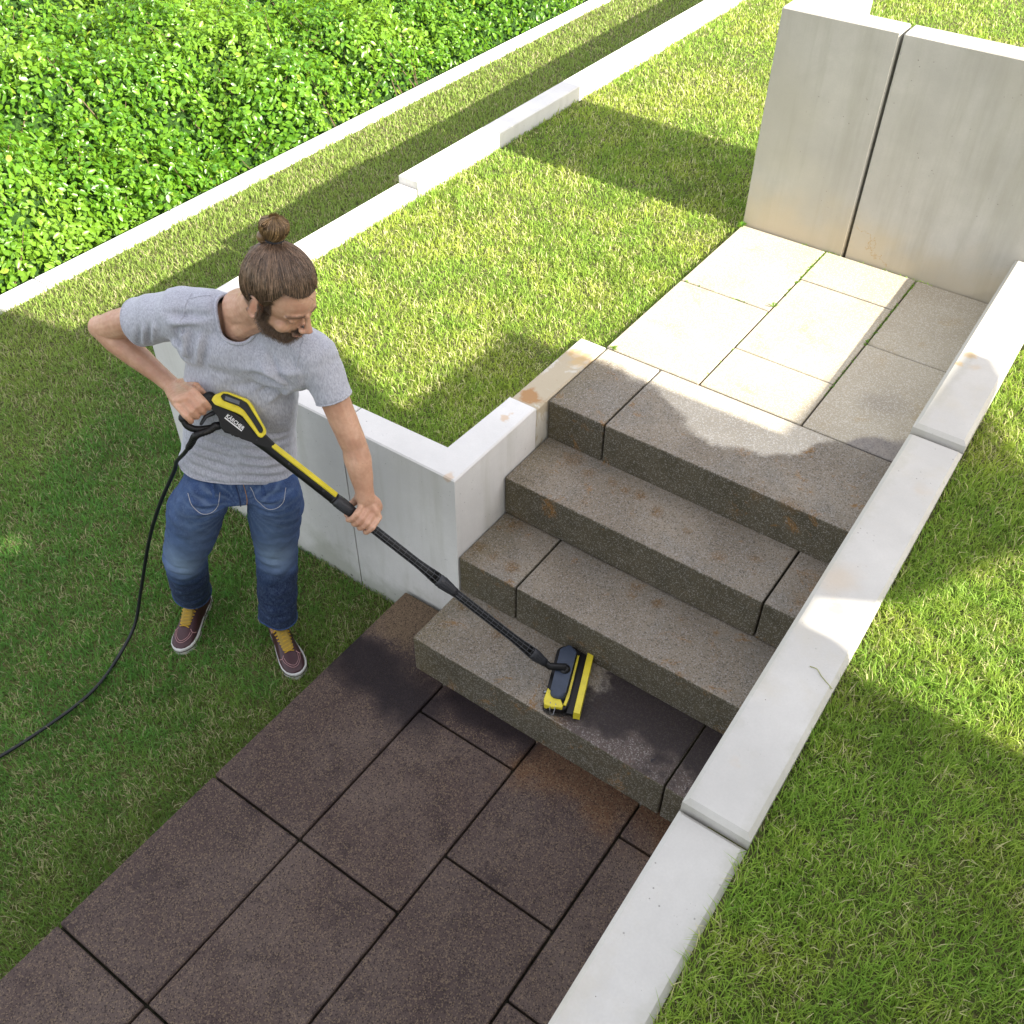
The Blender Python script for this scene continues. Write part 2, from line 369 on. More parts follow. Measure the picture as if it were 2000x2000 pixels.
def patio_stone():
    m = NT('patio_stone')
    g0, g1, g2, d2, gr = aggregate(m, None, None)
    big = m.noise(2.4, 5, .6, dist=.5); mid = m.noise(8, 5, .65)
    c = m.mix(m.rng(big, .35, .68), (.074, .051, .045), (.110, .082, .070))
    c = m.mix(m.rng(m.isl(), 0, 1, 0, .45, False), c, (.050, .034, .032))
    c = m.mix(m.rng(mid, .50, .72, 0, .75), c, (.032, .021, .021))
    s = m.xyz()
    nz = m.rng(m.noise(5, 6, .65), .2, .8, -.16, .16, False)
    # orange-brown soil washed against the foot of the lowest step
    org = m.math('MULTIPLY', m.rng(m.math('ADD', s[1], nz), -.22, -.02), m.rng(m.math('ADD', s[0], nz), .45, .60))
    c = m.mix(m.math('MULTIPLY', org, .75), c, (.125, .062, .026))
    tl = m.math('MULTIPLY', m.rng(m.math('ADD', s[1], nz), .02, .14), m.rng(s[0], .0, .08, 1, 0))
    c = m.mix(m.math('MULTIPLY', tl, .65), c, (.165, .115, .066))
    # man's shadow painted as a near-black band, plus soaked stone along the step
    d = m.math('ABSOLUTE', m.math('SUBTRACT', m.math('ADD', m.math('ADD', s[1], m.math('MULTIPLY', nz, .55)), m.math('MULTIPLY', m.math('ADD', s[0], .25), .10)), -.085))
    shade_soak = m.math('MULTIPLY', m.rng(d, .04, .17, 1, 0), m.rng(s[0], .10, .30, 1, 0))
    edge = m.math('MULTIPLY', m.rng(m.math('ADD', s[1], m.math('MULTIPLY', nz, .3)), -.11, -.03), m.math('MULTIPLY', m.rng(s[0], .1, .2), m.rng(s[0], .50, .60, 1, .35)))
    shade_soak = m.math('MAXIMUM', shade_soak, m.math('MULTIPLY', edge, .9))
    c = m.mix(m.math('MULTIPLY', shade_soak, .85), c, (.010, .008, .012))
    keep = m.rng(shade_soak, 0, .8, 1, .12)
    c = m.mix(m.rng(g0, .78, .84, 0, .65), c, (.016, .011, .010))
    c = m.mix(m.math('MULTIPLY', m.rng(g1, .80, .84, 0, .42), keep), c, (.24, .175, .110))
    c = m.mix(m.math('MULTIPLY', m.math('MULTIPLY', m.rng(g2, .86, .88), m.rng(d2, .0028, .0046, .95, 0)), keep), c, (.70, .56, .36))
    m.base(c, m.math('SUBTRACT', m.rng(shade_soak, 0, 1, .60, .45), m.math('MULTIPLY', m.rng(mid, .50, .72), .10)), .16)
    m.bump(m.math('ADD', m.math('MULTIPLY', g0, .8), m.math('MULTIPLY', m.noise(220, 2), 1.0)), .7, .0026)
    return m.m

def soil_mat(name, a=(.07, .085, .028), b=(.13, .125, .05)):
    m = NT(name); c = m.mix(m.rng(m.noise(60, 4), .35, .65), a, b); m.base(c, .95, .2); m.bump(m.noise(90, 3), .8, .01); return m.m

def grass_mat(name, g1, g2, straw, straw_amt):
    m = NT(name)
    r = m.attr('rnd'); h = m.attr('hh'); pn = m.noise(1.7, 4, .6); pn2 = m.noise(7, 3, .6)
    c = m.mix(r, g1, g2)
    yel = m.rng(m.math('ADD', m.math('MULTIPLY', pn, .6), m.math('MULTIPLY', pn2, .4)), .40, .62)
    c = m.mix(m.math('MULTIPLY', yel, .40), c, tuple(x * 1.0 for x in (g2[0] * 1.7, g2[1] * 1.12, g2[2] * 1.1)))
    s_ = m.xyz(); nearp = m.math('MULTIPLY', m.rng(m.math('ADD', s_[0], m.rng(m.noise(4, 5, .6), .2, .8, -.25, .25, False)), -.75, -.35), m.rng(s_[2], .2, .3, 1, 0))
    c = m.mix(m.math('MULTIPLY', nearp, .55), c, (.21, .26, .045))
    patch = m.rng(m.noise(3.2, 5, .65), .35, .68)
    c = m.mix(m.math('MULTIPLY', patch, .45), c, tuple(x * .55 for x in g1))
    sun_strip = m.rng(m.math('ADD', s_[0], m.rng(m.noise(3, 4), .2, .8, -.3, .3, False)), -2.9, -1.9, .6, 0)      # sunlight painted in: paler grass on the strip towards the kerb
    c = m.mix(sun_strip, c, (.36, .43, .085))
    sel = m.n('ShaderNodeMath', operation='LESS_THAN'); m.l(m.attr('rnd2'), sel.inputs[0])
    m.l(m.rng(m.math('ADD', pn2, m.math('MULTIPLY', pn, .5)), .55, 1.0, straw_amt * .25, straw_amt * 1.9), sel.inputs[1])
    c = m.mix(sel.outputs[0], c, straw)
    c = m.mix(m.rng(h, 0, .55, .30, 0), c, tuple(x * .6 for x in straw))          # straw-coloured sheath at the foot of each blade
    m.base(c, .55, .35)
    tr = m.n('ShaderNodeBsdfTranslucent'); m.l(m.mix(.35, c, (.45, .55, .10)), tr.inputs[0])
    ms = m.n('ShaderNodeMixShader'); ms.inputs[0].default_value = .42
    m.l(m.b.outputs[0], ms.inputs[1]); m.l(tr.outputs[0], ms.inputs[2]); m.l(ms.outputs[0], m.out.inputs[0])
    return m.m

# ------------------------------------------------------------------ setting
ZL = -.125                       # lower lawn
ZS = [0, .170, .339, .516, .684] # step tops
YS = [0, 0, .2705, .543, .815]   # riser faces (1..4)
Y_P = 1.216
X_R = 1.235
# ground sheets
m_soil = soil_mat('soil')
bm = bmesh.new(); bmesh.ops.create_grid(bm, x_segments=1, y_segments=1, size=250, matrix=Matrix.Translation((0, 0, -.75)))
tag(obj('ground', bm, soil_mat('far_ground', (.05, .08, .02), (.09, .11, .04))), kind='structure')
def sheet(name, x0, x1, y0, y1, z, th, mat, n=24, amp=.008):
    bm = bmesh.new(); bmesh.ops.create_grid(bm, x_segments=n, y_segments=n, size=.5, matrix=Matrix.Translation(((x0 + x1) / 2, (y0 + y1) / 2, z)) @ Matrix.Diagonal((x1 - x0, y1 - y0, 1, 1)))
    for v in bm.verts: v.co.z += amp * noise.noise(v.co * 3.1)
    top = bm.faces[:]
    r = bmesh.ops.extrude_face_region(bm, geom=top)
    for v in [g for g in r['geom'] if isinstance(g, bmesh.types.BMVert)]: v.co.z = z - th
    bmesh.ops.recalc_face_normals(bm, faces=bm.faces[:])
    return tag(obj(name, bm, mat, smooth=False), kind='structure')
sheet('lower_lawn_soil', -3.375, -.262, -3.5, .262, ZL - .012, .3, m_soil)
sheet('lower_lawn_strip_soil', -3.375, -1.499, .262, 9, ZL - .012, .3, m_soil)
sheet('upper_lawn_soil', -1.37, -.128, .39, 9, .655, .5, m_soil)
sheet('upper_lawn_edge_soil', -.128, -.012, 1.222, 3.16, .655, .5, m_soil)
sheet('back_lawn_soil', .108, 4.6, 2.512, 3.16, .655, .5, m_soil); sheet('far_lawn_soil', -.128, 4.6, 3.16, 9, .655, .5, m_soil)
sheet('right_lawn_soil', 1.25, 4.6, -3.5, 2.5, .83, 1.2, m_soil)

# paving
def slabs(name, rects, z, th, mat, gap=.0035, bev=.003):
    bm = bmesh.new()
    for (x0, x1, y0, y1) in rects:
        dz = random.uniform(-.0012, .0012)
        box(bm, x0 + gap, x1 - gap, y0 + gap, y1 - gap, z - th, z + dz, bev)
    return tag(obj(name, bm, mat), kind='structure')
slabs('upper_paving', [(-.008, .3916, Y_P, 1.812), (-.008, .3916, 1.812, 2.388), (.3916, .7916, Y_P, 1.506), (.3916, .7916, 1.506, 2.113), (.3916, .7916, 2.113, 2.388), (.7916, X_R, Y_P, 1.824), (.7916, X_R, 1.824, 2.388)], ZS[4], .05, paving_upper())
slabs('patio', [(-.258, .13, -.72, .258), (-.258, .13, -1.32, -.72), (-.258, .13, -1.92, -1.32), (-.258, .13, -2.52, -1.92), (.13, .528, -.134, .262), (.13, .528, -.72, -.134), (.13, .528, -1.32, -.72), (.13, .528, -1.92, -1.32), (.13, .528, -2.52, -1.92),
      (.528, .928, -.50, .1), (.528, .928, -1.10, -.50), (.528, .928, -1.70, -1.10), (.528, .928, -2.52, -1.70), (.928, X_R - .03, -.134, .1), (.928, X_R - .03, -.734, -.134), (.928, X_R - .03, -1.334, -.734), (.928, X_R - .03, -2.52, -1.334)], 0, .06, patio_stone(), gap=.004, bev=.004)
m_joint = soil_mat('joint_soil', (.012, .012, .008), (.035, .032, .02))
bm = bmesh.new(); box(bm, -.250, X_R, -2.5, .255, -.30, -.022); tag(obj('patio_bedding', bm, m_joint), kind='structure')
bm = bmesh.new(); box(bm, .004, X_R, Y_P + .006, 2.384, .30, .664); tag(obj('paving_bedding', bm, m_joint), kind='structure')

# stairs: one thing, eight blocks
m_step = step_stone()
st = empty('stone_staircase', (.6, .4, 0), 'wet speckled grey stone staircase of four deep block steps between two white walls', 'staircase')
g = .0028
def block(x0, x1, k, y1):
    bm = bmesh.new(); x0 += g * (x0 > .01); x1 -= g * (x1 < X_R - .01)
    box(bm, x0, x1, YS[k], y1, ZS[k] - (.172 if k > 1 else .20), ZS[k], .006, 2); o = obj('step_block', bm, m_step, st); return o
dp = lambda k: YS[k + 1] + .06 if k < 4 else Y_P - .003
block(.003, .993, 1, dp(1)); block(.993, X_R, 1, dp(1))
block(.003, .2456, 2, dp(2)); block(.2456, X_R, 2, dp(2))
block(.003, .997, 3, dp(3)); block(.997, X_R, 3, dp(3))
block(.003, .234, 4, dp(4)); block(.234, X_R, 4, dp(4))
bm = bmesh.new(); box(bm, .010, X_R - .01, .33, 1.20, -.1, .15); box(bm, .010, X_R - .01, .62, 1.20, .15, .32); box(bm, .010, X_R - .01, .89, 1.20, .32, .49)
obj('step_core', bm, m_joint, st)

# left retaining wall
c_wall = (.68, .67, .65)
lw = empty('retaining_wall', (-.7, .3, ZL), 'low white concrete retaining wall wrapping round the raised lawn behind the man', 'wall')
m_wall = concrete('pale_concrete', c_wall, dirt_low=(-.12, .08), stain=panel_stain)
m_blk = concrete('stained_concrete', (.54, .52, .46), stain=block_stain)
WX0 = -1.494; WI = .115
def pr(pts, z0, z1, mat, name='wall_panel', parent=lw, bev=.005):
    bm = bmesh.new(); prism(bm, pts, z0, z1, bev); return obj(name, bm, mat, parent)
pr([(-.500, .267), (-.0, .267), (-.0, .738), (-WI, .738), (-WI, .267 + WI), (-.500, .267 + WI)], -.5, .700, m_wall)
pr([(WX0, .267), (-.506, .267), (-.506, .267 + WI), (WX0 + WI, .267 + WI), (WX0 + WI, 1.762), (WX0, 1.762)], -.5, .698, m_wall)
pr([(WX0, 1.770), (WX0 + WI, 1.770), (WX0 + WI, 3.766), (WX0, 3.766)], -.5, .735, m_wall)
pr([(WX0, 3.774), (WX0 + WI, 3.774), (WX0 + WI, 5.766), (WX0, 5.766)], -.5, .735, m_wall)
pr([(WX0, 5.774), (WX0 + WI, 5.774), (WX0 + WI, 8.9), (WX0, 8.9)], -.5, .735, m_wall)
pr([(-.003, .744), (-.003, 1.212), (-WI, 1.212), (-WI, .744)], .1, .6865, m_blk, 'stained_block')

# right parapet, very slightly out of square with the stairs
rw = empty('parapet_wall', (1.25, .3, 0), 'thick white concrete parapet climbing along the right side of the stairs', 'wall')
m_cap = concrete('parapet_concrete', (.545, .53, .495), stain=cap_stain)
def par(y0, y1, z, bev=.012):
    xi = lambda y: 1.1715 - .0205 * y
    xo = lambda y: 1.3395 - .0205 * y
    pr([(xi(y0), y0), (xo(y0), y0), (xo(y1), y1), (xi(y1), y1)], -.4, z, m_cap, 'wall_block', rw, bev)
par(-2.6, -.418, .845); par(-.412, 1.150, .875); par(1.156, 2.380, .902)

# back wall and the side wall it turns into
bw = empty('garden_wall', (.6, 2.45, .68), 'tall pale concrete wall of large panels at the top of the paving', 'wall')
m_back = concrete('wall_concrete', (.45, .435, .395), stain=back_stain)
def bpan(x0, x1, y0, y1, z1=1.60):
    bm = bmesh.new(); box(bm, x0, x1, y0, y1, .5, z1, .006); obj('wall_panel', bm, m_back, bw)
bpan(-.010, .462, 2.394, 2.51); bpan(.474, 2.45, 2.394, 2.51); bpan(2.462, 4.4, 2.394, 2.51)
bpan(-.010, .106, 2.514, 3.15)

# kerb
kb = empty('kerb', (-3.42, 2, ZL), 'narrow white concrete kerb between the lawn and the bushes', 'kerb')
m_kerb = concrete('kerb_concrete', (.66, .655, .64))
for (a, b) in ((-2.1, -.16), (-.155, .888), (.894, 1.862), (1.868, 3.4), (3.406, 5.0), (5.006, 6.6), (6.606, 8.9)):
    bm = bmesh.new(); box(bm, -3.49, -3.375, a, b, -.75, -.1, .004); obj('kerb_stone', bm, m_kerb, kb)

# unseen stand-in for a building: thin panel, outline cut to shade the steps
hs = empty('shade_panel', (4.1, -1.5, 0), 'unseen pale panel added beyond the right lawn, cut to shade the steps', 'shade_panel')
m_shade_panel = concrete('shade_panel_render', (.55, .53, .50))
XC = 4.0
polyA = [(-7, .8), (.15, .8), (.14, 2.13), (.125, 2.25), (.11, 2.36), (.17, 2.45), (.17, 2.506), (.27, 2.506), (.37, 2.41), (.43, 2.37), (.64, 2.31), (.85, 2.245), (1.0, 2.18), (1.14, 2.26), (1.26, 2.36), (1.42, 2.43), (1.60, 2.50), (1.60, 2.53), (1.075, 2.545), (1.04, 3.17), (.40, 3.19), (.44, 3.29), (.56, 3.46), (.60, 3.84), (.50, 4.12), (.2, 4.6), (-.6, 5.4), (-2.0, 6.2), (-7, 6.2)]
bm = bmesh.new()
ax = (Vector((XC, 0, 0)), Vector((0, 1, 0)), Vector((0, 0, 1)), Vector((1, 0, 0)))
hole = [(-.53 + .055 * math.cos(a), 3.225 + .032 * math.sin(a)) for a in [i * math.pi / 6 for i in range(12)]]
outer = polyA
vo = [bm.verts.new((XC, y, z)) for y, z in outer]; vh = [bm.verts.new((XC, y, z)) for y, z in hole]
eo = [bm.edges.new((vo[i], vo[(i + 1) % len(vo)])) for i in range(len(vo))]; eh = [bm.edges.new((vh[i], vh[(i + 1) % len(vh)])) for i in range(len(vh))]
bmesh.ops.triangle_fill(bm, use_beauty=True, edges=eo + eh)
r = bmesh.ops.extrude_face_region(bm, geom=bm.faces[:])
for v in [q for q in r['geom'] if isinstance(q, bmesh.types.BMVert)]: v.co.x += .04
bmesh.ops.recalc_face_normals(bm, faces=bm.faces[:])
obj('wall', bm, m_shade_panel, hs)  # mesh of the added shade panel, no real wall

# ------------------------------------------------------------------ grass
def in_view(P, margin=.12):
    q = P - np.array(CAM_POS); f = q @ np.array(cF); u = q @ np.array(cR) / f * .97887; v = q @ np.array(cU) / f * .97887
    return (f > .1) & (abs(u) < .5 + margin) & (abs(v) < .5 + margin)
def grass(name, rects, zfun, dens, h0, h1, w0, mat, label, clump=.5, lean=.85, far=None, comb=(0, 0)):
    Ps = []
    for (x0, x1, y0, y1) in rects:
        n = int((x1 - x0) * (y1 - y0) * dens)
        P = np.stack([RNG.uniform(x0, x1, n), RNG.uniform(y0, y1, n), np.zeros(n)], 1); Ps.append(P)
    P = np.concatenate(Ps); P[:, 2] = zfun(P); P = P[in_view(P)]
    if far is not None:   # thin out with distance
        dist = np.linalg.norm(P - np.array(CAM_POS), axis=1); keep = RNG.uniform(0, 1, len(P)) < np.clip((far / dist) ** 2, .12, 1); P = P[keep]; dist = dist[keep]
        ws = np.clip(dist / far, 1, 2.6)
    else: ws = np.ones(len(P))
    n = len(P)
    # clumping field by cheap sines
    cl = (np.sin(P[:, 0] * 31 + 3 * np.sin(P[:, 1] * 17)) + np.sin(P[:, 1] * 37 + 3 * np.sin(P[:, 0] * 23)) + np.sin(P[:, 0] * 83 + P[:, 1] * 61)) / 3
    H = RNG.uniform(h0, h1, n) * (1 + .35 * clump * cl) * (.55 + .9 * RNG.beta(2, 2, n))
    W = w0 * RNG.uniform(.7, 1.3, n) * ws
    a = RNG.uniform(0, 2 * np.pi, n) ; face = RNG.uniform(0, 2 * np.pi, n)
    ln = np.abs(RNG.normal(0, lean, n)) + .15
    dx = np.cos(a) * ln + comb[0] + .3 * cl * np.cos(P[:, 1] * 9); dy = np.sin(a) * ln + comb[1] + .3 * cl * np.sin(P[:, 0] * 9)
    side = np.stack([-dy, dx, np.zeros(n)], 1); sn = np.linalg.norm(side, axis=1, keepdims=True); side = side / (sn + 1e-6)
    side = side * .8 + np.stack([np.cos(face), np.sin(face), np.zeros(n)], 1) * .6; side /= np.linalg.norm(side, axis=1, keepdims=True)
    s = side * W[:, None] * .5
    k = 1 / np.sqrt(1 + dx ** 2 + dy ** 2)
    mid = P + np.stack([dx * .35 * H * k, dy * .35 * H * k, .58 * H * (k * .5 + .5)], 1)
    tip = P + np.stack([dx * 1.05 * H * k, dy * 1.05 * H * k, H * k * .95], 1)
    V = np.empty((n, 5, 3)); V[:, 0] = P - s; V[:, 1] = P + s; V[:, 2] = mid + s * .85; V[:, 3] = mid - s * .85; V[:, 4] = tip
    b = np.arange(n)[:, None] * 5
    F = np.concatenate([b + np.array([[0, 1, 2, 3]]), b + np.array([[3, 2, 4]])], 1).ravel()
    ls = (np.arange(n)[:, None] * 7 + np.array([[0, 4]])).ravel()
    rnd = np.repeat(RNG.uniform(0, 1, n), 5); rnd2 = np.repeat(RNG.uniform(0, 1, n), 5); hh = np.tile(np.array([0, 0, .58, .58, 1.0]), n)
    me = np_mesh(name, V.reshape(-1, 3), F, ls, {'rnd': rnd, 'rnd2': rnd2, 'hh': hh})
    o = link_mesh(name, me, mat); tag(o, label, 'grass', kind='stuff'); print(name, n); return o
QUICK = False
DF = 1.0
g_low = grass_mat('lawn_grass_green', (.062, .215, .030), (.130, .350, .062), (.46, .42, .24), .16)
g_up = grass_mat('lawn_grass_pale', (.20, .37, .040), (.36, .54, .075), (.72, .68, .36), .15)
g_rt = grass_mat('lawn_grass_long', (.165, .330, .028), (.330, .490, .075), (.58, .54, .28), .13)
fl = lambda z: (lambda P: np.full(len(P), z))
grass('lower_grass', [(-3.37, -.262, -1.8, .266), (-3.37, -1.497, .266, 8)], fl(ZL - .014), 34000 * DF, .022, .040, .0030, g_low, 'short shaded green lawn the man stands on', far=3.6)
grass('upper_grass', [(-1.375, -.118, .386, 8), (-.118, -.012, 1.216, 3.16), (.11, 4.4, 2.52, 3.16), (-.118, 4.4, 3.16, 8)], fl(.650), 40000 * DF, .020, .034, .0028, g_up, 'sunlit pale green lawn on the raised terrace behind the low wall', far=3.4)
grass('side_grass', [(1.3425 - .0205 * (-1.3 + .205 * i), 2.6, -1.3 + .205 * i, -1.095 + .205 * i) for i in range(18)], fl(.825), 42000 * DF, .026, .050, .0027, g_rt, 'longer bright grass right of the parapet wall', lean=.85, far=3)
#GRASS_END
# ------------------------------------------------------------------ hedge
def leaf_cloud(name, P, N, size, mat, parent):
    n = len(P)
    up = N + RNG.normal(0, .55, (n, 3)); up /= np.linalg.norm(up, axis=1, keepdims=True)
    t = RNG.normal(0, 1, (n, 3)); t[:, 2] -= .35; t -= up * (t * up).sum(1, keepdims=True); t /= np.linalg.norm(t, axis=1, keepdims=True)
    s = np.cross(up, t); Ln = (size * RNG.uniform(.6, 1.3, n))[:, None]; W = Ln * RNG.uniform(.24, .34, n)[:, None]
    V = np.empty((n, 8, 3)); fold = up * W * RNG.uniform(.15, .55, n)[:, None]; droop = up * Ln * RNG.uniform(.0, .25, n)[:, None]
    V[:, 0] = P; V[:, 1] = P + t * Ln * .30 + s * W * .9 + fold; V[:, 2] = P + t * Ln * .65 + s * W * .8 + fold * .8 - droop * .4; V[:, 3] = P + t * Ln - droop
    V[:, 4] = P + t * Ln * .65 - s * W * .8 + fold * .8 - droop * .4; V[:, 5] = P + t * Ln * .30 - s * W * .9 + fold
    V[:, 6] = P + t * Ln * .33; V[:, 7] = P + t * Ln * .66 - droop * .35
    b = np.arange(n)[:, None] * 8
    F = np.concatenate([b + np.array([[0, 1, 6]]), b + np.array([[1, 2, 7, 6]]), b + np.array([[2, 3, 7]]), b + np.array([[0, 6, 5]]), b + np.array([[6, 7, 4, 5]]), b + np.array([[7, 3, 4]])], 1).ravel()
    ls = (np.arange(n)[:, None] * 20 + np.array([[0, 3, 7, 10, 13, 17]])).ravel()
    me = np_mesh(name, V.reshape(-1, 3), F, ls, {'rnd': np.repeat(RNG.uniform(0, 1, n), 8)})
    return link_mesh(name, me, mat, parent)
def leaf_mat():
    m = NT('hedge_leaf'); r = m.attr('rnd')
    c = m.mix(r, (.045, .15, .010), (.16, .33, .022)); c = m.mix(m.rng(r, .975, .99), c, (.30, .38, .05)); c = m.mix(m.rng(m.noise(1.3, 3), .45, .65, 0, .5), c, (.26, .42, .05))
    m.base(c, .34, .5)
    tr = m.n('ShaderNodeBsdfTranslucent'); m.l(m.mix(.5, c, (.50, .70, .06)), tr.inputs[0])
    ms = m.n('ShaderNodeMixShader'); ms.inputs[0].default_value = .42; m.l(m.b.outputs[0], ms.inputs[1]); m.l(tr.outputs[0], ms.inputs[2]); m.l(ms.outputs[0], m.out.inputs[0]); return m.m
m_leaf = leaf_mat(); m_stem = plain('stem', (.10, .07, .035), .8)
def bushtop(x, y):
    d = -3.72 - x
    return -.42 + .66 * (1 - math.exp(-max(d, 0) / .30)) + .34 * noise.noise((x * 1.3, y * 1.3, 3)) + .13 * noise.noise((x * 4.2, y * 4.2, 1))
hd = empty('hedge', (-4.3, 2, -.75), 'dense leafy bright green hedge beyond the narrow white kerb', 'hedge')
Pl = []; Nl = []
ctr = 0
while ctr < 62000:
    x = -3.64 - 3.6 * random.random() ** 1.15; y = random.uniform(-.8, 7.8)
    if not in_view(np.array([[x, y, 0.0]]), .06)[0]: continue
    if random.random() > min(1, (5.0 / math.dist((x, y, 0), CAM_POS)) ** 1.5): continue
    t = bushtop(x, y); dep = abs(random.gauss(0, .085)); e = .12
    nx = (bushtop(x - e, y) - bushtop(x + e, y)) / (2 * e); ny = (bushtop(x, y - e) - bushtop(x, y + e)) / (2 * e)
    nn = Vector((nx, ny, 1)).normalized(); cl = noise.noise((x * 6.5, y * 6.5, 7))
    p = Vector((x, y, t)) + nn * (cl * .13 - dep + random.uniform(0, .03)); Pl.append(p); Nl.append(nn); ctr += 1
leaf_cloud('foliage', np.array(Pl), np.array(Nl), .046, m_leaf, hd)
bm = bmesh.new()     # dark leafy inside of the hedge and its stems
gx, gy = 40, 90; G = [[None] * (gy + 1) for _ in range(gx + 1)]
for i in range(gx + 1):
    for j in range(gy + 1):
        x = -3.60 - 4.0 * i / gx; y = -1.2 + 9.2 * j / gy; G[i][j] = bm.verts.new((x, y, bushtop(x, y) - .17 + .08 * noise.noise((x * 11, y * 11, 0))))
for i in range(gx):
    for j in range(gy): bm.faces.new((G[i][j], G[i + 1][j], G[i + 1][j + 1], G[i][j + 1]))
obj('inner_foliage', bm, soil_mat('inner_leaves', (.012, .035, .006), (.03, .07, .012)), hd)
bm = bmesh.new()
for k in range(260):
    x = -3.62 - 2.6 * random.random() ** 1.4; y = random.uniform(-.6, 5); t = bushtop(x, y)
    a = random.uniform(0, 6.28); l = random.uniform(.15, .35)
    tube(bm, [(x - .2 * math.cos(a), y - .2 * math.sin(a), t - .35), (x, y, t - .1), (x + l * .3 * math.cos(a), y + l * .3 * math.sin(a), t + random.uniform(-.03, .05))], [.006, .004, .002], n=5, caps='flat')
obj('branches', bm, m_stem, hd)['kind'] = 'stuff'
# a clipped evergreen row beyond, and two small trees, where the hedge ends
# small weeds in the joints of the paving
def weed(x, y, z, label, n=9, s=.022):
    bm = bmesh.new()
    for i in range(n):
        a = random.uniform(0, 6.28); l = s * random.uniform(.6, 1.3); w = l * .22; el = random.uniform(.3, 1.1)
        d = Vector((math.cos(a) * math.cos(el), math.sin(a) * math.cos(el), math.sin(el))); sd_ = Vector((-math.sin(a), math.cos(a), 0)) * w; b = Vector((x + random.uniform(-.004, .004), y + random.uniform(-.004, .004), z))
        v = [bm.verts.new(q) for q in (b, b + d * l * .5 + sd_, b + d * l - Vector((0, 0, l * .15)), b + d * l * .5 - sd_)]; bm.faces.new(v)
    me = bpy.data.meshes.new('weed'); bm.to_mesh(me); bm.free(); set_attr(me, 'rnd', np.random.default_rng(3).uniform(0, .9, len(me.vertices)))
    return tag(link_mesh('weed', me, m_leaf), label, 'weed')
weed(.3916, 1.85, .684, 'small green weed in the long joint of the upper paving', 9, .019)
weed(.02, 1.225, .684, 'yellow-green weed at the corner of the top step beside the lawn', 10, .026)
weed(-.005, 2.375, .684, 'tufty weed at the foot of the tall wall where the lawn meets it', 14, .030)
weed(.7916, 1.83, .684, 'tiny weed at the joint crossing nearest the parapet', 8, .016)
# moss lines in the joints
mm = []
for k in range(850):
    c = random.random()
    if c < .35: x, y = .3916, random.choice([random.uniform(1.8, 2.38), random.uniform(2.0, 2.38), random.uniform(1.25, 2.38)])
    elif c < .7: x, y = .7916, random.choice([random.uniform(1.4, 2.38), random.uniform(1.9, 2.38)])
    elif c < .9: x, y = random.uniform(.25, .9), 2.386
    else: x, y = random.uniform(0, .39), 1.812
    mm.append((x + random.gauss(0, .0025), y + random.gauss(0, .0025), .6805 + random.uniform(0, .003)))
mm = np.array(mm); mm = mm[np.array([noise.noise((p[0] * 14, p[1] * 14, 0)) > -.12 for p in mm])]
mo = leaf_cloud('moss', mm, np.tile([0, 0, 1.0], (len(mm), 1)), .009, m_leaf, None); tag(mo, 'moss growing in the joints of the upper paving', 'moss', kind='stuff')

# ------------------------------------------------------------------ the man
V3 = Vector
J = dict(ankR=(-.912, -.228, -.02), ankL=(-.56, -.126, -.025), kneeR=(-.726, -.313, .395), kneeL=(-.512, -.093, .38), hipR=(-.572, -.258, .762), hipL=(-.432, -.118, .748),
         pel=(-.543, -.152, .740), shR=(-.585, -.178, 1.352), shL=(-.243, -.018, 1.262), neck=(-.435, -.085, 1.345), elR=(-.872, -.255, 1.228), wrR=(-.655, -.218, 1.088), elL=(-.125, -.028, .985), wrL=(-.075, -.058, .835))
J = {k: V3(v) for k, v in J.items()}
toeR = V3((-.820, -.405, ZL)); toeL = V3((-.378, -.222, ZL))
T = -cF   # towards the camera
